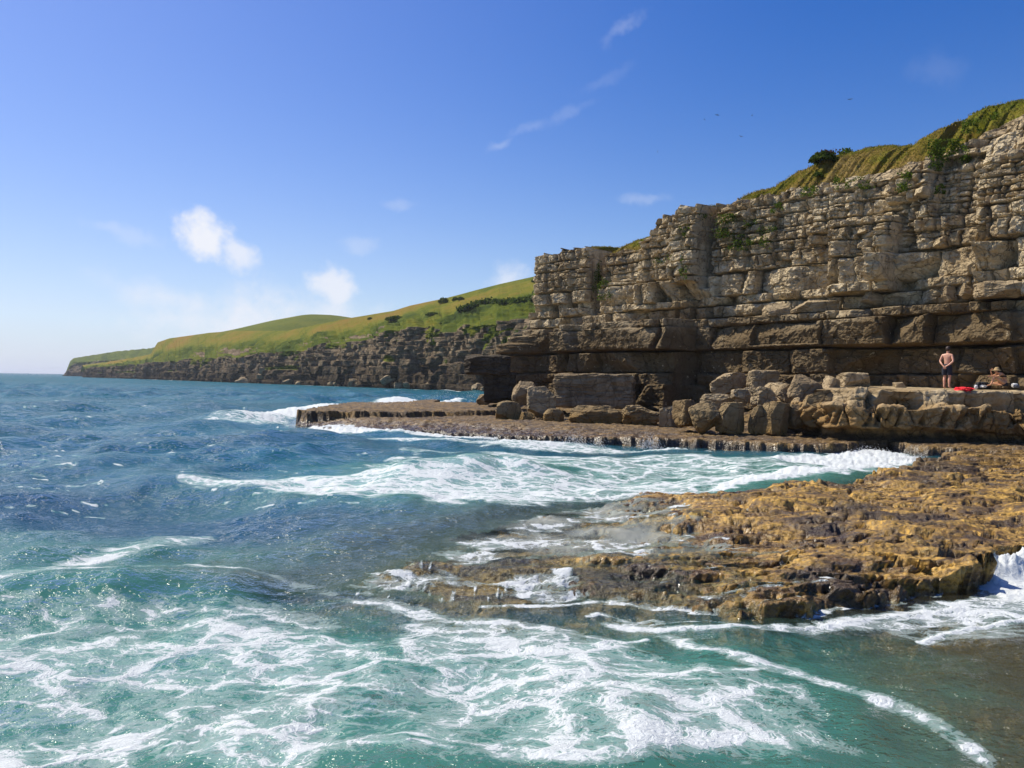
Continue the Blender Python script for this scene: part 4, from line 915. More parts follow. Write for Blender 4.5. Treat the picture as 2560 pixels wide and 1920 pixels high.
BL_ = [  # box, distance, seed, label, options
 ((1690, 999, 1772, 1063), 36.2, 1, 'rounded brown boulder at the sea-side end of the tumbled row, against a leaning wedge', dict(yaw=.4, mat='low')),
 ((1731, 1001, 1813, 1078), 35.0, 2, 'smooth boulder leaning like a wedge, its foot on the orange platform', dict(yaw=-.5, tilt=-.45, mat='low', p=4)),
 ((1797, 1005, 1871, 1078), 35.0, 3, 'squarish boulder with a pale top standing beside the leaning wedge', dict(yaw=.3, mat='low')),
 ((1877, 1012, 1925, 1080), 34.9, 4, 'narrow brown boulder pressed against the big two-metre block in the row', dict(yaw=-.2, mat='low')),
 ((1910, 1003, 1988, 1082), 34.5, 5, 'big rounded block with an overhanging front, mid-row above the dark weed', dict(yaw=.5, mat='low', p=4.5)),
 ((1974, 1010, 2040, 1066), 34.9, 6, 'low shadowed block wedged between the rounded block and the bench end', dict(yaw=.2, mat='low')),
 ((2020, 974, 2122, 1064), 34.3, 7, 'large sloping boulder abutting the end of the sunbathing bench', dict(yaw=-.35, tilt=-.35, mat='low')),
 ((1883, 966, 1951, 1013), 36.6, 8, 'pale lumpy boulder lying on top of the tumbled row', dict(yaw=.5, rough=.10)),
 ((1974, 935, 2074, 1014), 36.4, 9, 'tall pointed grey boulder, highest of the tumbled heap', dict(yaw=.7, p=3, cuts=11, lo=.5, hi=.85, taper=.35)),
 ((1947, 958, 1998, 1008), 37.4, 10, 'small pale boulder propped against the side of the tall pointed one', dict(yaw=.1, tilt=.4)),
 ((1832, 972, 1880, 1008), 38.0, 11, 'pale flat-topped stone sitting behind the squarish boulder', dict(yaw=.2)),
 ((1855, 966, 1890, 1000), 39.0, 12, 'little angular stone half hidden behind the pale lumpy boulder', dict(yaw=.9)),
 ((2063, 938, 2114, 985), 37.6, 13, 'dark upright slab of rock leaning on a flat boulder beside the bench', dict(tilt=.5, yaw=.3)),
 ((2110, 930, 2192, 974), 38.4, 14, 'flat-topped stepped boulder lying at the foot of the wall near the bench', dict(p=6)),
 ((1784, 930, 1881, 984), 43.0, 15, 'sloping brown slab fallen in front of the dark wall', dict(tilt=-.2, p=6)),
 ((1877, 924, 1955, 966), 42.0, 16, 'cracked brown slab next to the sloping one below the dark wall', dict(p=6)),
 ((1935, 955, 1968, 982), 39.5, 17, 'small dark stone in the gap above the pale lumpy boulder', dict()),
 ((2240, 955, 2270, 973), 38.0, 18, 'small pale stone alone on the bench by the wall', dict()),
 ((1760, 985, 1840, 1020), 38.5, 19, 'low grey block filling the gap behind the leaning wedge', dict(p=6)),
 ((1650, 1012, 1705, 1066), 39.0, 20, 'rounded pale boulder where the low course meets the tumbled row', dict(yaw=.5)),
 ((1559, 1013, 1655, 1063), 41.0, 21, 'fissured brown block in the low course, nearer the tumbled row', dict(p=7, mat='low', rough=.09)),
 ((1423, 1014, 1566, 1060), 42.0, 22, 'long brown block at the seaward end of the low course', dict(p=8, mat='low', deep=.5, rough=.07)),
 ((1358, 1022, 1412, 1056), 43.5, 23, 'small brown boulder alone in front of the huge flat-topped block', dict(p=4, mat='low')),
 ((1383, 933, 1605, 1019), 48.5, 24, 'huge flat-topped rectangular block, biggest of all, standing before the cliff', dict(p=14, cuts=4, lo=.95, hi=1.1, deep=.55, rough=.035, n=44, yaw=-.18, mat='dark')),
 ((1317, 965, 1392, 1042), 45.5, 25, 'upright pale-topped block against the end of the huge flat block', dict(p=8, cuts=6, lo=.8, hi=1.0)),
 ((1279, 952, 1345, 1008), 52.0, 26, 'ochre boulder behind the upright block, beside the dark overhanging stack', dict(p=5)),
 ((1238, 1002, 1308, 1054), 45.0, 27, 'dark pointed rock standing at the root of the low rock tongue', dict(p=4, taper=.3, mat='low')),
 ((1296, 1030, 1338, 1054), 44.6, 28, 'low dark block next to the pointed rock on the platform', dict(mat='low')),
 ((1190, 985, 1228, 1008), 60.0, 29, 'small pale boulder in the surf at the foot of the dark overhanging stack', dict(p=4)),
]
for bx4, Yd, sd_, lab, opt in BL_:
    opt = dict(opt); mt = {'low': M_boulder_low, 'dark': M_bshade}.get(opt.pop('mat', ''), M_boulder)
    boulder('boulder', bx4, Yd, sd_, lab, 'boulder', BG, mt, **opt)
LG = 'loose blocks on the ledge half way up the cliff'
for bx4, sd_, lab, opt in [
 ((2365, 711, 2407, 750), 41, 'squarish pale block on the cliff ledge above the standing man', dict()),
 ((2410, 706, 2472, 745), 42, 'rounded pale block on the cliff ledge, between the squarish and the long one', dict()),
 ((2478, 697, 2580, 738), 43, 'long pale block on the cliff ledge at the picture edge', dict()),
 ((2165, 726, 2223, 763), 44, 'angular block perched on the cliff ledge over the flat-topped boulder', dict(tilt=.4)),
 ((2000, 747, 2104, 778), 45, 'long flat block lying on the cliff ledge, farthest seaward of these', dict(p=8)),
 ((1920, 755, 1990, 790), 46, 'low dark block on the cliff ledge seaward of the long flat one', dict(p=7))]:
    pt = cliff_point((bx4[0] + bx4[2]) / 2, (bx4[1] + bx4[3]) / 2)
    boulder('ledge_block', bx4, pt[1] - .42 * (bx4[2] - bx4[0]) * pt[1] / FPX, sd_, lab, 'boulder', LG, M_boulder, deep=.9, sink=.05, **opt)

# undercut stack: a cap that overhangs on a narrower pedestal
st = empty('rock_stack', tuple(at_y(1245, 1008, 57.0))); tag(st, 'dark rock stack with a slab cap jutting over its narrow pedestal at the cliff end', 'rock stack')
M_stack = rock_material('shade_toned_stack_stone', (.10, .078, .05), (.06, .045, .027), (.03, .02, .012), bumpk=.8, pits=.3)  # near-black: the shade on the stack's face is put into the stone colour
bk = dict(mat=M_stack, parent=st, sink=0., n=36)
boulder('cap_slab', (1156, 886, 1278, 938), 56.0, 51, '', '', deep=1.0, p=12, cuts=4, lo=.92, hi=1.1, rough=.04, **bk)
boulder('upper_block', (1205, 930, 1291, 964), 56.4, 52, '', '', deep=1.0, p=14, cuts=2, lo=.95, hi=1.1, rough=.03, **bk)
boulder('foot_block', (1207, 960, 1288, 1010), 56.4, 53, '', '', deep=1.0, p=10, cuts=4, lo=.9, hi=1.1, rough=.04, **bk)
# low lumps on the back edge of the tongue
for i, (x0, x1, y0, y1) in enumerate([(866, 886, 1028, 1036), (894, 908, 1028, 1036), (912, 942, 1027, 1037), (952, 968, 1028, 1036), (980, 1010, 1027, 1036)]):
    tag(boulder('shore_stone', (x0, y0, x1, y1), 49.0, 60 + i, '', '', None, M_boulder_low, n=14), 'small dark weedy stone in the row along the back edge of the rock tongue', 'stone', 'small stones on the rock tongue')

# boulders at the foot of the distant cliff
FG = 'boulders at the foot of the distant cliff'
FB = [((585, 942, 640, 970), .55, 'large tilted dark slab at the foot of the distant cliff'), ((646, 918, 662, 936), .1, 'pale pointed rock high on the slump below the distant cliff'),
 ((640, 932, 662, 946), .0, 'grey rock under the pale pointed one below the distant cliff'), ((690, 950, 712, 964), .3, 'sharp pale wedge at the water below the distant cliff, next to the brightest block'),
 ((702, 946, 732, 964), -.3, 'brightest pale block at the water below the distant cliff'), ((735, 953, 757, 968), .2, 'small pale rock at the water right after the brightest block'),
 ((866, 945, 896, 972), -.2, 'big brown boulder in front of the distant cliff with a dark cleft behind'), ((948, 936, 992, 962), -.45, 'long sloping boulder leaning on the distant cliff'),
 ((530, 944, 556, 958), .0, 'rounded rock at the water, seaward of the large tilted slab'), ((1060, 955, 1092, 976), .5, 'tilted double rock at the water below the ivy-covered face')]
for i, (bx4, tl, lab) in enumerate(FB):
    xm = (bx4[0] + bx4[2]) / 2; Yd = float(np.interp(-xm, -np.array(KX), KD)) - 4
    boulder('shore_boulder', bx4, Yd, 80 + i, lab, 'boulder', FG, M_farb if 'M_farb' in globals() else M_boulder, n=12, tilt=tl, cuts=9, rough=.05)
rr = np.random.default_rng(8)
for i in range(44):
    xm = rr.choice([rr.uniform(1000, 1235), rr.uniform(640, 1000), rr.uniform(250, 640)], p=[.5, .32, .18]); wv = rr.uniform(7, 24) * (1.2 if xm > 900 else .8)
    base = float(np.interp(xm, [235, 600, 1000, 1180, 1340], [942, 956.5, 972, 980, 986])); up = rr.uniform(0, 14) if xm > 1090 else rr.uniform(0, 4)
    Yd = float(np.interp(-xm, -np.array(KX), KD)) - 3 + up * .3
    lab = 'pale broken rock heaped below the distant cliff, close to the dark stack' if xm > 1000 else ('brown rock at the waterline below the middle of the distant cliff' if xm > 640 else 'small dark rock at the waterline of the distant cliff, towards the headland')
    hv = wv * rr.uniform(.45, .85)
    boulder('shore_boulder', (xm - wv / 2, base - up - hv, xm + wv / 2, base - up), Yd, 100 + i, lab, 'boulder', FG, M_boulder, n=9, tilt=rr.uniform(-.5, .5), yaw=rr.uniform(0, 3), cuts=9, rough=.05)
# ------------------------------------------------------------------ people: one skinned surface per body
M_skin_man = plain('sunburnt_skin', (.66, .33, .21), .5, .12, 8)
M_skin_woman = plain('tanned_skin', (.64, .31, .155), .45, .12, 8)
M_hair = plain('dark_brown_hair', (.035, .018, .010), .6, .3, 60, .3)
M_short = plain('navy_shorts', (.012, .015, .028), .8, .2, 30, .2)
M_bikini = plain('black_swimwear', (.008, .007, .008), .7)
M_straw = plain('straw_hat_weave', (.40, .27, .12), .9, .3, 90, .5)
def skin_body(name, nodes, edges, mat, parent, sub=2):
    """nodes: {key: (x, y, z, r)}; grown into one continuous surface"""
    keys = list(nodes); me = bpy.data.meshes.new(name)
    me.from_pydata([nodes[k][:3] for k in keys], [(keys.index(a), keys.index(b)) for a, b in edges], []); me.update()
    o = bpy.data.objects.new(name, me); COL.objects.link(o)
    md = o.modifiers.new('Skin', 'SKIN'); md.use_smooth_shade = True; md.branch_smoothing = .4
    for i, k in enumerate(keys):
        r = nodes[k][3]; sv = me.skin_vertices[0].data[i]; sv.radius = r if isinstance(r, tuple) else (r, r); sv.use_root = (i == 0)
    s = o.modifiers.new('Subdivision', 'SUBSURF'); s.levels = sub; s.render_levels = sub
    bpy.context.view_layer.update()
    dg = bpy.context.evaluated_depsgraph_get(); m2 = bpy.data.meshes.new_from_object(o.evaluated_get(dg)); m2.name = name
    o.modifiers.clear(); o.data = m2; m2.materials.clear(); m2.materials.append(mat)
    for p in m2.polygons: p.use_smooth = True
    o.parent = parent; return o
def tube(name, rings, mat, parent, n=18, cap=True, shade=True):
    """rings: (centre, rx, ry, tilt matrix or None)"""
    V = []; Q = []
    for c, rx, ry in rings:
        for k in range(n):
            a = 2 * math.pi * k / n; V.append((c[0] + rx * math.cos(a), c[1] + ry * math.sin(a), c[2]))
    f = [(i * n + k, i * n + (k + 1) % n, (i + 1) * n + (k + 1) % n, (i + 1) * n + k) for i in range(len(rings) - 1) for k in range(n)]
    me = bpy.data.meshes.new(name)
    if cap: f += [tuple(range(n - 1, -1, -1)), tuple((len(rings) - 1) * n + k for k in range(n))]
    me.from_pydata(V, [], f); me.materials.append(mat)
    for p in me.polygons: p.use_smooth = shade
    o = bpy.data.objects.new(name, me); COL.objects.link(o); o.parent = parent; return o
def hand(nodes, edges, pre, wrist, d, side, curl=.0, s=1.0):
    """palm, four fingers of unequal length and a thumb; d = pointing direction, side = across the knuckles towards the thumb"""
    d = Vector(d).normalized(); sd = Vector(side); sd = (sd - d * sd.dot(d)).normalized(); up = d.cross(sd)
    w = Vector(wrist); pc = w + d * .055 * s
    nodes[pre + 'palm'] = (*pc, (.032 * s, .018 * s)); edges.append((pre + 'wrist', pre + 'palm'))
    for k, (o_, ln) in enumerate(((.030, .072), (.010, .082), (-.010, .076), (-.029, .060))):
        a = pc + d * .035 * s + sd * o_ * s; b = a + (d * math.cos(curl) + up * math.sin(curl)) * ln * .5 * s; c = b + (d * math.cos(curl * 2) + up * math.sin(curl * 2)) * ln * .5 * s
        nodes[f'{pre}f{k}a'] = (*a, .0105 * s); nodes[f'{pre}f{k}b'] = (*b, .0088 * s); nodes[f'{pre}f{k}c'] = (*c, .0075 * s)
        edges += [(pre + 'palm', f'{pre}f{k}a'), (f'{pre}f{k}a', f'{pre}f{k}b'), (f'{pre}f{k}b', f'{pre}f{k}c')]
    a = w + d * .035 * s + sd * .036 * s; b = a + (d * .7 + sd * .7) * .032 * s; c = b + (d * .95 + sd * .3) * .028 * s
    nodes[pre + 'ta'] = (*a, .012 * s); nodes[pre + 'tb'] = (*b, .010 * s); nodes[pre + 'tc'] = (*c, .008 * s)
    edges += [(pre + 'wrist', pre + 'ta'), (pre + 'ta', pre + 'tb'), (pre + 'tb', pre + 'tc')]

# standing man, back to us, hands held together behind him (local: +y = the way he faces)
MX, MY = 18.72, 35.0
mz = bench_z(MX, MY)
pm = at_y(2367, 971, MY); mz = pm[2]
man = empty('person', (pm[0], MY, mz)); tag(man, 'bare-backed man in dark shorts standing on the rock bench, hands clasped behind him', 'person'); man.rotation_euler = (0, 0, R(-48)); man.scale = (1.0, 1.0, 1.0)
nd = {'pelvis': (0, 0, .93, (.155, .115)), 'waist': (0, .0, 1.08, (.135, .095)), 'chest': (0, .01, 1.27, (.165, .115)), 'upper': (0, .0, 1.41, (.165, .095)), 'neckb': (0, .01, 1.50, .062), 'neck': (.01, .03, 1.56, .056),
      'jaw': (.012, .055, 1.615, (.068, .075)), 'head': (.014, .05, 1.69, (.078, .092)), 'crown': (.014, .04, 1.755, (.06, .07))}
ed = [('pelvis', 'waist'), ('waist', 'chest'), ('chest', 'upper'), ('upper', 'neckb'), ('neckb', 'neck'), ('neck', 'jaw'), ('jaw', 'head'), ('head', 'crown')]
nd['nose'] = (.018, .150, 1.66, .014); ed.append(('head', 'nose'))
for s, k in ((-1, 'L'), (1, 'R')):
    nd[k + 'sh'] = (s * .185, 0, 1.43, .062); nd[k + 'el'] = (s * .265, -.075, 1.16, .043); nd[k + 'fore'] = (s * .16, -.16, 1.03, .036); nd[k + 'wrist'] = (s * .062 - .03, -.19, .945, .027)
    ed += [('upper', k + 'sh'), (k + 'sh', k + 'el'), (k + 'el', k + 'fore'), (k + 'fore', k + 'wrist')]
    hand(nd, ed, k, nd[k + 'wrist'][:3], (-s * .62, -.05, -.75), (-s * .8, -.2, .5), .35 * s)
    nd[k + 'hip'] = (s * .095, 0, .86, .098); nd[k + 'mid'] = (s * .098, .005, .68, .082); nd[k + 'kn'] = (s * .098, .01, .49, .060); nd[k + 'calf'] = (s * .10, -.025, .36, .058); nd[k + 'ank'] = (s * .10, -.03, .085, .038)
    nd[k + 'heel'] = (s * .10, -.055, .035, .034); nd[k + 'ball'] = (s * .115, .09, .028, (.042, .028)); nd[k + 'toe'] = (s * .12, .155, .022, (.036, .02))
    ed += [('pelvis', k + 'hip'), (k + 'hip', k + 'mid'), (k + 'mid', k + 'kn'), (k + 'kn', k + 'calf'), (k + 'calf', k + 'ank'), (k + 'ank', k + 'heel'), (k + 'ank', k + 'ball'), (k + 'ball', k + 'toe')]
    nd[k + 'ear'] = (s * .082 + .014, .04, 1.665, .016); ed.append(('head', k + 'ear'))
skin_body('body', nd, ed, M_skin_man, man)
tube('hair', [((.014, .005, 1.60), .058, .050), ((.014, .018, 1.66), .088, .088), ((.014, .022, 1.72), .094, .102), ((.014, .03, 1.775), .075, .085), ((.012, .035, 1.805), .035, .04)], M_hair, man)
# shorts: a waist and two legs in one garment mesh
def shorts(name, mat, parent):
    V, Fc = [], []
    def ring(c, rx, ry, n=20):
        b = len(V)
        for k in range(n): a = 2 * math.pi * k / n; f = 1 + .04 * math.sin(5 * a + c[2] * 20); V.append((c[0] + rx * f * math.cos(a), c[1] + ry * f * math.sin(a), c[2]))
        return b, n
    def loft(rs):
        for (b0, n), (b1, _) in zip(rs[:-1], rs[1:]):
            for k in range(n): Fc.append((b0 + k, b0 + (k + 1) % n, b1 + (k + 1) % n, b1 + k))
    loft([ring((0, 0, 1.04), .158, .118), ring((0, -.005, .96), .178, .138), ring((0, -.01, .86), .196, .150), ring((0, -.01, .80), .188, .138)])
    for s in (-1, 1): loft([ring((s * .094, -.005, .90), .102, .135), ring((s * .098, 0, .76), .108, .125), ring((s * .104, .005, .60), .112, .118), ring((s * .104, .005, .565), .104, .11)])
    me = bpy.data.meshes.new(name); me.from_pydata(V, [], Fc); me.materials.append(mat)
    for p in me.polygons: p.use_smooth = True
    o = bpy.data.objects.new(name, me); COL.objects.link(o); o.parent = parent; return o
shorts('shorts', M_short, man)

# seated woman facing left with knees drawn up, arms on the knee, head bowed under a straw hat
pw = at_y(2512, 966, 33.9)
wom = empty('person', tuple(pw)); tag(wom, 'woman in a black bikini and straw hat sitting with knees drawn up on the bench', 'person'); wom.rotation_euler = (0, 0, R(82)); wom.scale = (1, 1, 1)
# local +y = the way she faces (towards -x in the scene)
nd = {'pelvis': (0, 0, .11, (.15, .12)), 'waist': (0, -.02, .25, (.115, .095)), 'chest': (0, .06, .43, (.135, .105)), 'upper': (0, .17, .54, (.135, .085)), 'neck': (0, .25, .575, .047),
      'jaw': (0, .315, .575, (.058, .062)), 'head': (0, .335, .64, (.070, .082)), 'crown': (0, .315, .70, .05), 'nose': (0, .42, .60, .012)}
ed = [('pelvis', 'waist'), ('waist', 'chest'), ('chest', 'upper'), ('upper', 'neck'), ('neck', 'jaw'), ('jaw', 'head'), ('head', 'crown'), ('head', 'nose')]
for s, k in ((-1, 'L'), (1, 'R')):
    nd[k + 'sh'] = (s * .15, .16, .53, .048)
    if s > 0: nd[k + 'el'] = (s * .15, .43, .44, .036); nd[k + 'wrist'] = (s * .08, .52, .62, .024)
    else: nd[k + 'el'] = (s * .17, .36, .40, .036); nd[k + 'wrist'] = (s * .10, .56, .42, .024)
    ed += [('upper', k + 'sh'), (k + 'sh', k + 'el'), (k + 'el', k + 'wrist')]
    hand(nd, ed, k, nd[k + 'wrist'][:3], (-s * .3, -.35, .8) if s > 0 else (0, .9, -.2), (0, .3, 1) if s < 0 else (0, 1, .2), .25, .88)
    nd[k + 'hip'] = (s * .09, .03, .11, .090)
    if s < 0: nd[k + 'kn'] = (s * .11, .46, .40, .058); nd[k + 'calf'] = (s * .11, .50, .25, .052); nd[k + 'ank'] = (s * .11, .58, .065, .034); nd[k + 'toe'] = (s * .11, .74, .02, (.034, .02))
    else: nd[k + 'kn'] = (s * .15, .40, .13, .058); nd[k + 'calf'] = (s * .07, .28, .075, .050); nd[k + 'ank'] = (s * -.02, .16, .055, .034); nd[k + 'toe'] = (s * -.04, .08, .03, (.032, .02))
    nd[k + 'thigh'] = tuple((np.array(nd[k + 'hip'][:3]) + np.array(nd[k + 'kn'][:3])) / 2) + (.076,)
    ed += [('pelvis', k + 'hip'), (k + 'hip', k + 'thigh'), (k + 'thigh', k + 'kn'), (k + 'kn', k + 'calf'), (k + 'calf', k + 'ank'), (k + 'ank', k + 'toe')]
skin_body('body', nd, ed, M_skin_woman, wom)
tube('hat', [((0, .335, .655), .175, .185), ((0, .335, .668), .165, .175), ((0, .325, .69), .095, .105), ((0, .315, .745), .088, .096), ((0, .31, .785), .06, .066), ((0, .308, .793), .02, .02)], M_straw, wom, cap=False)
tube('hair', [((0, .25, .56), .04, .03), ((0, .275, .62), .074, .06), ((0, .31, .69), .08, .085)], M_hair, wom)
tube('bikini_top', [((0, .045, .385), .140, .116), ((0, .065, .42), .146, .120), ((0, .085, .45), .145, .116)], M_bikini, wom, cap=False)
tube('bikini_bottom', [((0, .01, .01), .155, .125), ((0, .0, .10), .168, .135), ((0, -.005, .15), .152, .124)], M_bikini, wom, cap=False)

# belongings
def soft(name, box, Y, seed, mat, label, cat, deep=.8, p=3., flat=False, rough=.12):
    o = boulder(name, box, Y, seed, label, cat, None, mat, deep=deep, p=p, cuts=5, rough=rough, n=16, sink=.02, lo=.7); return o
M_red = plain('red_cloth', (.75, .02, .03), .9, .15, 20, .3); M_black = plain('black_bag_fabric', (.010, .010, .011), .7, .3, 30, .3)
M_white = plain('white_cloth', (.75, .74, .70), .9, .08, 20, .3); M_grey = plain('grey_towel', (.09, .10, .13), .95, .2, 20, .3)
soft('red_towel', (2406, 967, 2448, 985), 33.4, 201, M_red, 'crumpled red towel lying on the bench between man and woman', 'towel', deep=1.1, rough=.22)
bag = soft('bag', (2446, 954, 2486, 972), 34.4, 202, M_black, 'black holdall lying on the bench behind the seated woman', 'bag')
soft('bottle_pouch', (2438, 962, 2446, 972), 34.1, 203, M_white, 'small white pouch standing between the red towel and the black bag', 'pouch')
soft('white_shirt', (2455, 962, 2470, 969), 34.2, 204, M_white, 'little white cloth tossed on the front of the black bag', 'cloth', rough=.2)
soft('pillow', (2533, 958, 2547, 968), 34.4, 205, M_white, 'pale rolled towel behind the back of the seated woman', 'towel')
soft('shoes', (2538, 961, 2552, 969), 34.2, 206, M_grey, 'dark folded garment at the end of the pale rolled towel', 'clothing')
M_matt = plain('blue_grey_mat', (.05, .06, .10), .9, .15, 20)
# ------------------------------------------------------------------ plants
def leaf_mesh(name, C, size, mat, rg, tones=None, parent=None, loc=None, up=0.0, asp=1.0):
    """many leaf-sized quads round the points C"""
    n = len(C); a = rg.normal(size=(n, 3)); a[:, 2] *= (1 - .5 * up); a /= np.linalg.norm(a, axis=1, keepdims=True)
    b = rg.normal(size=(n, 3)); b[:, 2] += up * 2.5; b -= a * (a * b).sum(1, keepdims=True); b /= np.linalg.norm(b, axis=1, keepdims=True)
    s = (size * rg.uniform(.55, 1.35, n))[:, None]
    V = np.stack([C - a * s * .5 - b * s * asp * .1, C + b * s * asp * -.35 + a * s * .1, C + a * s * .5 + b * s * asp * .1, C + b * s * asp * .8], 1).reshape(-1, 3)
    Q = np.arange(4 * n).reshape(n, 4)
    t = np.repeat(rg.random(n) if tones is None else tones, 4)
    return mesh_np(name, V, Q, mat, {'tone': ('FLOAT', t)}, smooth=False, parent=parent, loc=loc)
def leaf_material(name, ramp):
    m, t = material(name)
    col = t.ramp(t.attr('tone'), ramp)
    d = t.n('ShaderNodeBsdfDiffuse'); t.put(d.inputs[0], col); tl = t.n('ShaderNodeBsdfTranslucent'); t.put(tl.inputs[0], col)
    mx = t.n('ShaderNodeMixShader'); mx.inputs[0].default_value = .3; t.put(mx.inputs[1], d.outputs[0]); t.put(mx.inputs[2], tl.outputs[0]); t.out(mx.outputs[0]); return m
M_leaf = leaf_material('cliff_plant_leaves', [(0, (.03, .055, .008)), (.5, (.085, .13, .015)), (1, (.17, .21, .03))])
M_bush = leaf_material('bush_leaves', [(0, (.03, .05, .010)), (.6, (.08, .12, .020)), (1, (.14, .17, .035))])
M_heath = leaf_material('heather_leaves', [(0, (.04, .02, .012)), (.6, (.11, .05, .035)), (1, (.14, .10, .03))])
M_blade = leaf_material('grass_blades', [(0, (.07, .09, .010)), (.4, (.19, .19, .02)), (.7, (.28, .20, .045)), (1, (.40, .32, .13))])
PG = 'green plants rooted in the cliff face'
PLANTS = [((1757, 540, 1842, 590), 'broad green plant patch at the top of the dark vertical crack', 900), ((1818, 590, 1892, 622), 'trailing green plant below the broad patch, along a thin bed', 560), ((1893, 570, 1950, 620), 'yellow-green plant hanging beside a pale buttress', 380),
 ((1700, 565, 1730, 600), 'small plant at the foot of a pale column near the upper step', 200), ((1475, 660, 1500, 740), 'creeper hanging in the dark chimney beside the end stack', 420), ((1497, 700, 1530, 745), 'leafy plant on the rock beside the dark chimney', 350),
 ((1930, 505, 1960, 530), 'little plant in the top course under the dry turf', 160), ((2005, 462, 2045, 490), 'plant under the turf edge, directly below the heather bush', 260), ((2085, 440, 2110, 470), 'tiny tuft in a joint of the top course', 150), ((2120, 445, 2180, 470), 'flat spreading plant along the broken top course', 280),
 ((2230, 430, 2280, 475), 'plant growing from the joint beside the big pale top block', 320), ((2330, 355, 2420, 420), 'large leafy bush in the scree below the summit turf', 1200), ((2410, 300, 2450, 330), 'round tuft in the upper scree', 300), ((2340, 462, 2362, 482), 'small bright plant in the shaded gully', 140),
 ((2470, 282, 2495, 300), 'dark tuft beside the topmost pale boulder', 130), ((2395, 365, 2425, 395), 'yellowish sprig beside the large leafy bush', 160), ((1640, 640, 1700, 660), 'faint green streak of leaves on a ledge of the rough face', 160), ((1860, 550, 1900, 570), 'small leafy clump in the thin beds beneath the turf', 150), ((1695, 640, 1715, 700), 'thin line of green down a joint', 150)]
for i, (b4, lab, cnt) in enumerate(PLANTS):
    rg = np.random.default_rng(300 + i); n = int(cnt * 1.1)
    cl = np.random.default_rng(i).uniform(0, 1, (7, 2)); k = rg.integers(0, 7, n)
    uv = np.clip(cl[k] + rg.normal(0, .13, (n, 2)), -.1, 1.1)
    px = b4[0] + uv[:, 0] * (b4[2] - b4[0]); py = b4[1] + uv[:, 1] * (b4[3] - b4[1])
    base = cliff_point((b4[0] + b4[2]) / 2, (b4[1] + b4[3]) / 2)
    anc = np.array([cliff_point(b4[0] + c[0] * (b4[2] - b4[0]), b4[1] + c[1] * (b4[3] - b4[1])) for c in cl])
    C = at_y(px, py, anc[k][:, 1] - .05 - np.abs(rg.normal(0, .16, n)))
    root = empty('cliff_plant', tuple(base)); tag(root, lab, 'plant', PG)
    leaf_mesh('leaves', C - base, np.full(n, .085), M_leaf, rg, np.clip(rg.beta(2, 2, n), 0, 1), parent=root)
# heather bush and tussocks on the skyline
for (b4, lab, cnt, mt, sz) in [((2022, 378, 2090, 400), 'dark green bush with purple-brown heather top on the turf skyline', 2600, M_bush, .10), ((2090, 372, 2140, 400), 'low grassy hummock just beside the dark bush on the skyline', 900, M_leaf, .10), ((2035, 430, 2058, 442), 'little round dark bush on the dry slope below the skyline bush', 350, M_bush, .08)]:
    rg = np.random.default_rng(cnt); u_ = rg.normal(size=(cnt, 3)); u_ /= np.linalg.norm(u_, axis=1, keepdims=True); u_ *= rg.uniform(.45, 1, (cnt, 1)) ** .5
    i = np.argmin((project(PB)[0] - (b4[0] + b4[2]) / 2) ** 2 + (project(PB)[1] - b4[3]) ** 2); base = PB.reshape(-1, 3)[i].copy(); k = base[1] / FPX
    u_[:, 2] = np.abs(u_[:, 2]); C = u_ * np.array([(b4[2] - b4[0]) * k * .5, (b4[2] - b4[0]) * k * .5, (b4[3] - b4[1]) * k])
    C *= (1 + .25 * fbm3(u_[:, 0] * 2, u_[:, 1] * 2, u_[:, 2] * 2 + cnt, 2))[:, None]
    r_ = empty('skyline_bush', tuple(base)); tag(r_, lab, 'bush')
    leaf_mesh('leaves', C, np.full(cnt, sz), mt, rg, parent=r_)
    if cnt > 2000:
        nh = 420; h_ = rg.normal(0, .28, (nh, 3)) * np.array([1, 1, .4]) * (b4[2] - b4[0]) * k * .6; h_[:, 2] = np.abs(h_[:, 2]) * .6 + (b4[3] - b4[1]) * k * .82
        leaf_mesh('heather_top', h_ + np.array([.1, 0, 0]), np.full(nh, .10), M_heath, rg, parent=r_, up=.8)  # upright leaf quads forming the bush's heather top
# blades over the turf bank: uncountable
rg = np.random.default_rng(77); ok = (SB > -13) & (SB < 31) & (QB > .02) & (QB < 1.4)
cand = np.flatnonzero(ok.ravel()); pick = rg.choice(cand, 40000)
C = PB.reshape(-1, 3)[pick] + rg.normal(0, .06, (len(pick), 3)) * np.array([1, 1, .15]); C[:, 2] += .03
tt = np.clip(tone.ravel()[pick] + rg.normal(0, .22, len(pick)), 0, 1)
gb = leaf_mesh('grass_blades', C, np.full(len(C), .045), M_blade, rg, tt, up=.9, asp=1.8); gb.name = 'grass'; kind(gb, 'stuff')
rg = np.random.default_rng(78)                                                    # turf fringe hanging over the rock edge
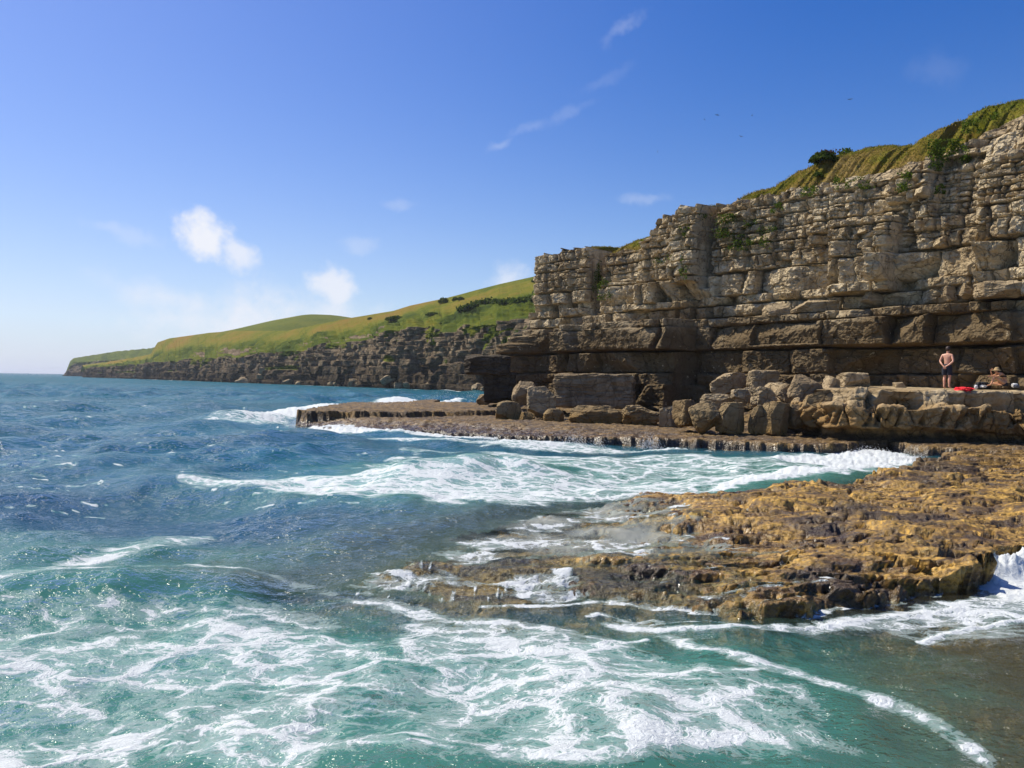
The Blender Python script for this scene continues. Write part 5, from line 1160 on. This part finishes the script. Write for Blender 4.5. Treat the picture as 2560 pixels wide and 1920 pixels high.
# bushes and hedge on the distant slope
HB_ = [((1096, 738, 1122, 757), 'round dark bush standing alone on the distant skyline'), ((1129, 738, 1147, 751), 'dark bush just inland of the round skyline one'), ((1143, 738, 1162, 750), 'paired dark bush farther up the distant skyline'), ((918, 790, 931, 799), 'tiny dark bush on the brown field of the distant hill'),
 ((1329, 689, 1360, 704), 'dark bush high on the distant hill beside the cliff stack'), ((1062, 778, 1096, 788), 'mid-green thicket on the distant slope below the skyline bushes'), ((965, 786, 1020, 800), 'largest low thicket capping the distant bank')]
for i, (b4, lab) in enumerate(HB_):
    rg = np.random.default_rng(500 + i); base = far_point((b4[0] + b4[2]) / 2, b4[3]); k = base[1] / FPX; w_, h_ = (b4[2] - b4[0]) * k, (b4[3] - b4[1]) * k * .75
    n = 1100; u_ = rg.normal(size=(n, 3)); u_ /= np.linalg.norm(u_, axis=1, keepdims=True); u_ *= rg.uniform(.5, 1, (n, 1)) ** .4; u_[:, 2] = np.abs(u_[:, 2]) - .1
    C = u_ * np.array([w_ * .5, w_ * .4, h_]) * (1 + .3 * fbm3(u_[:, 0] * 2.3, u_[:, 1] * 2.3, u_[:, 2] * 2.3 + i * 3, 2))[:, None]
    r_ = empty('hill_bush', tuple(base)); tag(r_, lab, 'bush', 'bushes on the distant hill'); leaf_mesh('leaves', C, np.full(n, max(w_, h_) * .075), M_bush, rg, parent=r_)
hp = [(1150, 776), (1166, 774), (1190, 763), (1218, 756), (1255, 759), (1300, 755), (1352, 748)]
rg = np.random.default_rng(9); C = []
for (a, b), (c, d) in zip(hp[:-1], hp[1:]):
    for f in np.linspace(0, 1, 14): C.append(far_point(a + (c - a) * f, b + (d - b) * f))
C = np.repeat(np.array(C), 40, 0) + rg.normal(0, 1, (len(C) * 40, 3)) * np.array([.5, .5, .3]) + np.array([0, 0, .4])
hd_ = leaf_mesh('hedge', C - C[0], np.full(len(C), .5), M_bush, rg, loc=C[0]); tag(hd_, 'dark hedge line crossing the distant green slope towards the cliff stack', 'hedge')

# ------------------------------------------------------------------ gulls
M_gull = plain('gull_feathers', (.10, .10, .11), .8, .2, 5)
def gull(px, py, span, yaw, roll, flap, label):
    Y = 120.; c = at_y(px, py, Y); half = span * .8 * Y / FPX / 2; V = []; Fq = []
    e = empty('gull', tuple(c)); tag(e, label, 'bird', 'gulls wheeling over the cliff'); e.rotation_euler = (R(roll), 0, R(yaw)); e.rotation_mode = 'XYZ'
    b = [(0, y_ * half, 0) for y_ in (-.38, -.2, 0, .2, .34)]; rr_ = [.02, .06, .075, .06, .02]
    body = tube('body', [((0, y_ * half, 0), r_ * half, r_ * half) for y_, r_ in zip((-.01, 0, .01), (.02, .06, .02))], M_gull, e, 8)
    me = bpy.data.meshes.new('body'); vv = []; ff = []
    for (x, y, z), r_ in zip(b, rr_):
        for k in range(8): a = 2 * math.pi * k / 8; vv.append((r_ * half * math.cos(a), y, r_ * half * math.sin(a)))
    ff = [(i * 8 + k, i * 8 + (k + 1) % 8, (i + 1) * 8 + (k + 1) % 8, (i + 1) * 8 + k) for i in range(4) for k in range(8)] + [tuple(range(8)), tuple(range(39, 31, -1))]
    me.from_pydata(vv, [], ff); me.materials.append(M_gull); body.data = me
    for s in (-1, 1):
        w_ = bpy.data.meshes.new('wing'); st_ = [(0.04, .12, -.12, 0), (.45, .14, -.08, math.sin(R(flap)) * .42), (.75, .06, -.10, math.sin(R(flap)) * .5), (1., -.12, -.16, math.sin(R(flap)) * .42)]; vv = []
        for x, f_, b_, z in st_:
            for dz in (.015, -.015): vv += [(s * x * half, f_ * half, (z + dz) * half), (s * x * half, b_ * half, (z + dz) * half)]
        ff = []
        for i in range(3): o_ = i * 4; ff += [(o_, o_ + 1, o_ + 5, o_ + 4), (o_ + 2, o_ + 6, o_ + 7, o_ + 3), (o_, o_ + 4, o_ + 6, o_ + 2), (o_ + 1, o_ + 3, o_ + 7, o_ + 5)]
        w_.from_pydata(vv, [], ff); w_.materials.append(M_gull); wo = bpy.data.objects.new('wing', w_); COL.objects.link(wo); wo.parent = e
gull(1761, 299, 15, 70, 20, 15, 'gull with level wings, lower of the pair over the streaky cloud'); gull(1793, 287, 17, 20, -40, -12, 'gull banking steeply, upper of the pair over the cliff'); gull(1880, 289, 15, 80, 15, 20, 'gull gliding edge-on between the pair and the highest one')
gull(1852, 341, 18, 30, 55, 25, 'gull turning on spread wings above the end of the turf slope'); gull(1644, 379, 17, 80, 75, 10, 'gull diving with upright wings, lowest over the cliff edge'); gull(2125, 248, 17, -30, -45, 5, 'gull highest and nearest the summit of the cliff'); gull(932, 291, 8, 40, 20, 20, 'tiny lone gull far out over the open sea')

# ------------------------------------------------------------------ spray thrown up by the surf
M_spray, t_ = material('white_spray'); d_ = t_.n('ShaderNodeBsdfDiffuse'); d_.inputs[0].default_value = (.9, .91, .92, 1); e_ = t_.n('ShaderNodeBsdfTranslucent'); e_.inputs[0].default_value = (.9, .91, .92, 1)
mx_ = t_.n('ShaderNodeMixShader'); mx_.inputs[0].default_value = .4; t_.put(mx_.inputs[1], d_.outputs[0]); t_.put(mx_.inputs[2], e_.outputs[0]); t_.out(mx_.outputs[0])
rg = np.random.default_rng(12); C, Sz = [], []
def burst(px, py, Y, wd, ht, n, sz):
    c = at_y(px, py, Y); k = Y / FPX
    h_ = rg.beta(1, 2.6, n) ; x_ = rg.normal(0, .35, n) * (1 - .6 * h_)
    nl = np.sin(rg.integers(0, 7, n) * 2.4) * .35
    C.append(np.stack([c[0] + (x_ + nl * (1 - h_)) * wd * k, Y + rg.normal(0, .25, n) * wd * k * .5, c[2] + h_ * ht * k * (1 + .5 * nl)], 1)); Sz.append(sz * rg.uniform(.3, 1, n) * (1 - .6 * h_))
burst(1432, 1128, 32.8, 60, 55, 900, .05); burst(1490, 1128, 32.6, 40, 40, 400, .045); burst(1622, 1122, 32.5, 40, 48, 600, .045); burst(1215, 1108, 35.0, 60, 30, 400, .045)
burst(2170, 1140, 31.0, 90, 30, 700, .045); burst(2260, 1150, 29.5, 70, 22, 400, .04); burst(2300, 1150, 28, 40, 20, 200, .035)
burst(480, 1238, 24.0, 120, 26, 500, .035); burst(600, 1236, 23.5, 140, 34, 700, .04); burst(760, 1236, 23, 160, 30, 600, .04); burst(1240, 1215, 22.5, 120, 50, 800, .04); burst(1380, 1225, 22, 90, 36, 500, .035)
burst(1100, 1000, 62, 80, 34, 260, .05); burst(1180, 995, 66, 60, 30, 160, .05); burst(950, 1012, 58, 120, 20, 200, .05)
burst(2500, 1470, 10.8, 90, 80, 2600, .013); burst(2550, 1460, 10.9, 80, 60, 900, .011); burst(2600, 1460, 11, 80, 90, 600, .011)
burst(1330, 1500, 10.6, 160, 40, 500, .008); burst(1060, 1495, 10.7, 60, 46, 350, .008)
C = np.concatenate(C); Sz = np.concatenate(Sz)
oc = np.array([(1, 0, 0), (-.5, .87, 0), (-.5, -.87, 0), (0, 0, 1.2), (0, 0, -1)]) * .5
V = (C[:, None, :] + oc[None] * Sz[:, None, None]).reshape(-1, 3); f5 = np.array([(0, 1, 3), (1, 2, 3), (2, 0, 3), (1, 0, 4), (2, 1, 4), (0, 2, 4)])
Q = (np.arange(len(C))[:, None, None] * 5 + f5[None]).reshape(-1, 3)
kind(mesh_np('spray', V, Q, M_spray), 'stuff')
HAZE = 0.00013

# ------------------------------------------------------------------ sea air
m_, t_ = material('sea_air'); v_ = t_.n('ShaderNodeVolumePrincipled'); v_.inputs['Color'].default_value = (.86, .91, 1, 1); v_.inputs['Density'].default_value = HAZE; v_.inputs['Anisotropy'].default_value = .25
t_.t.links.new(v_.outputs[0], t_.n('ShaderNodeOutputMaterial').inputs['Volume'])
b_ = [(-60000, -60, -8), (60000, -60, -8), (60000, 60000, -8), (-60000, 60000, -8), (-60000, -60, 62), (60000, -60, 62), (60000, 60000, 62), (-60000, 60000, 62)]
hz = mesh_np('haze', np.array(b_), np.array([(0, 3, 2, 1), (4, 5, 6, 7), (0, 1, 5, 4), (1, 2, 6, 5), (2, 3, 7, 6), (3, 0, 4, 7)]), m_, smooth=False); kind(hz, 'stuff')
scene.cycles.volume_bounces = 0
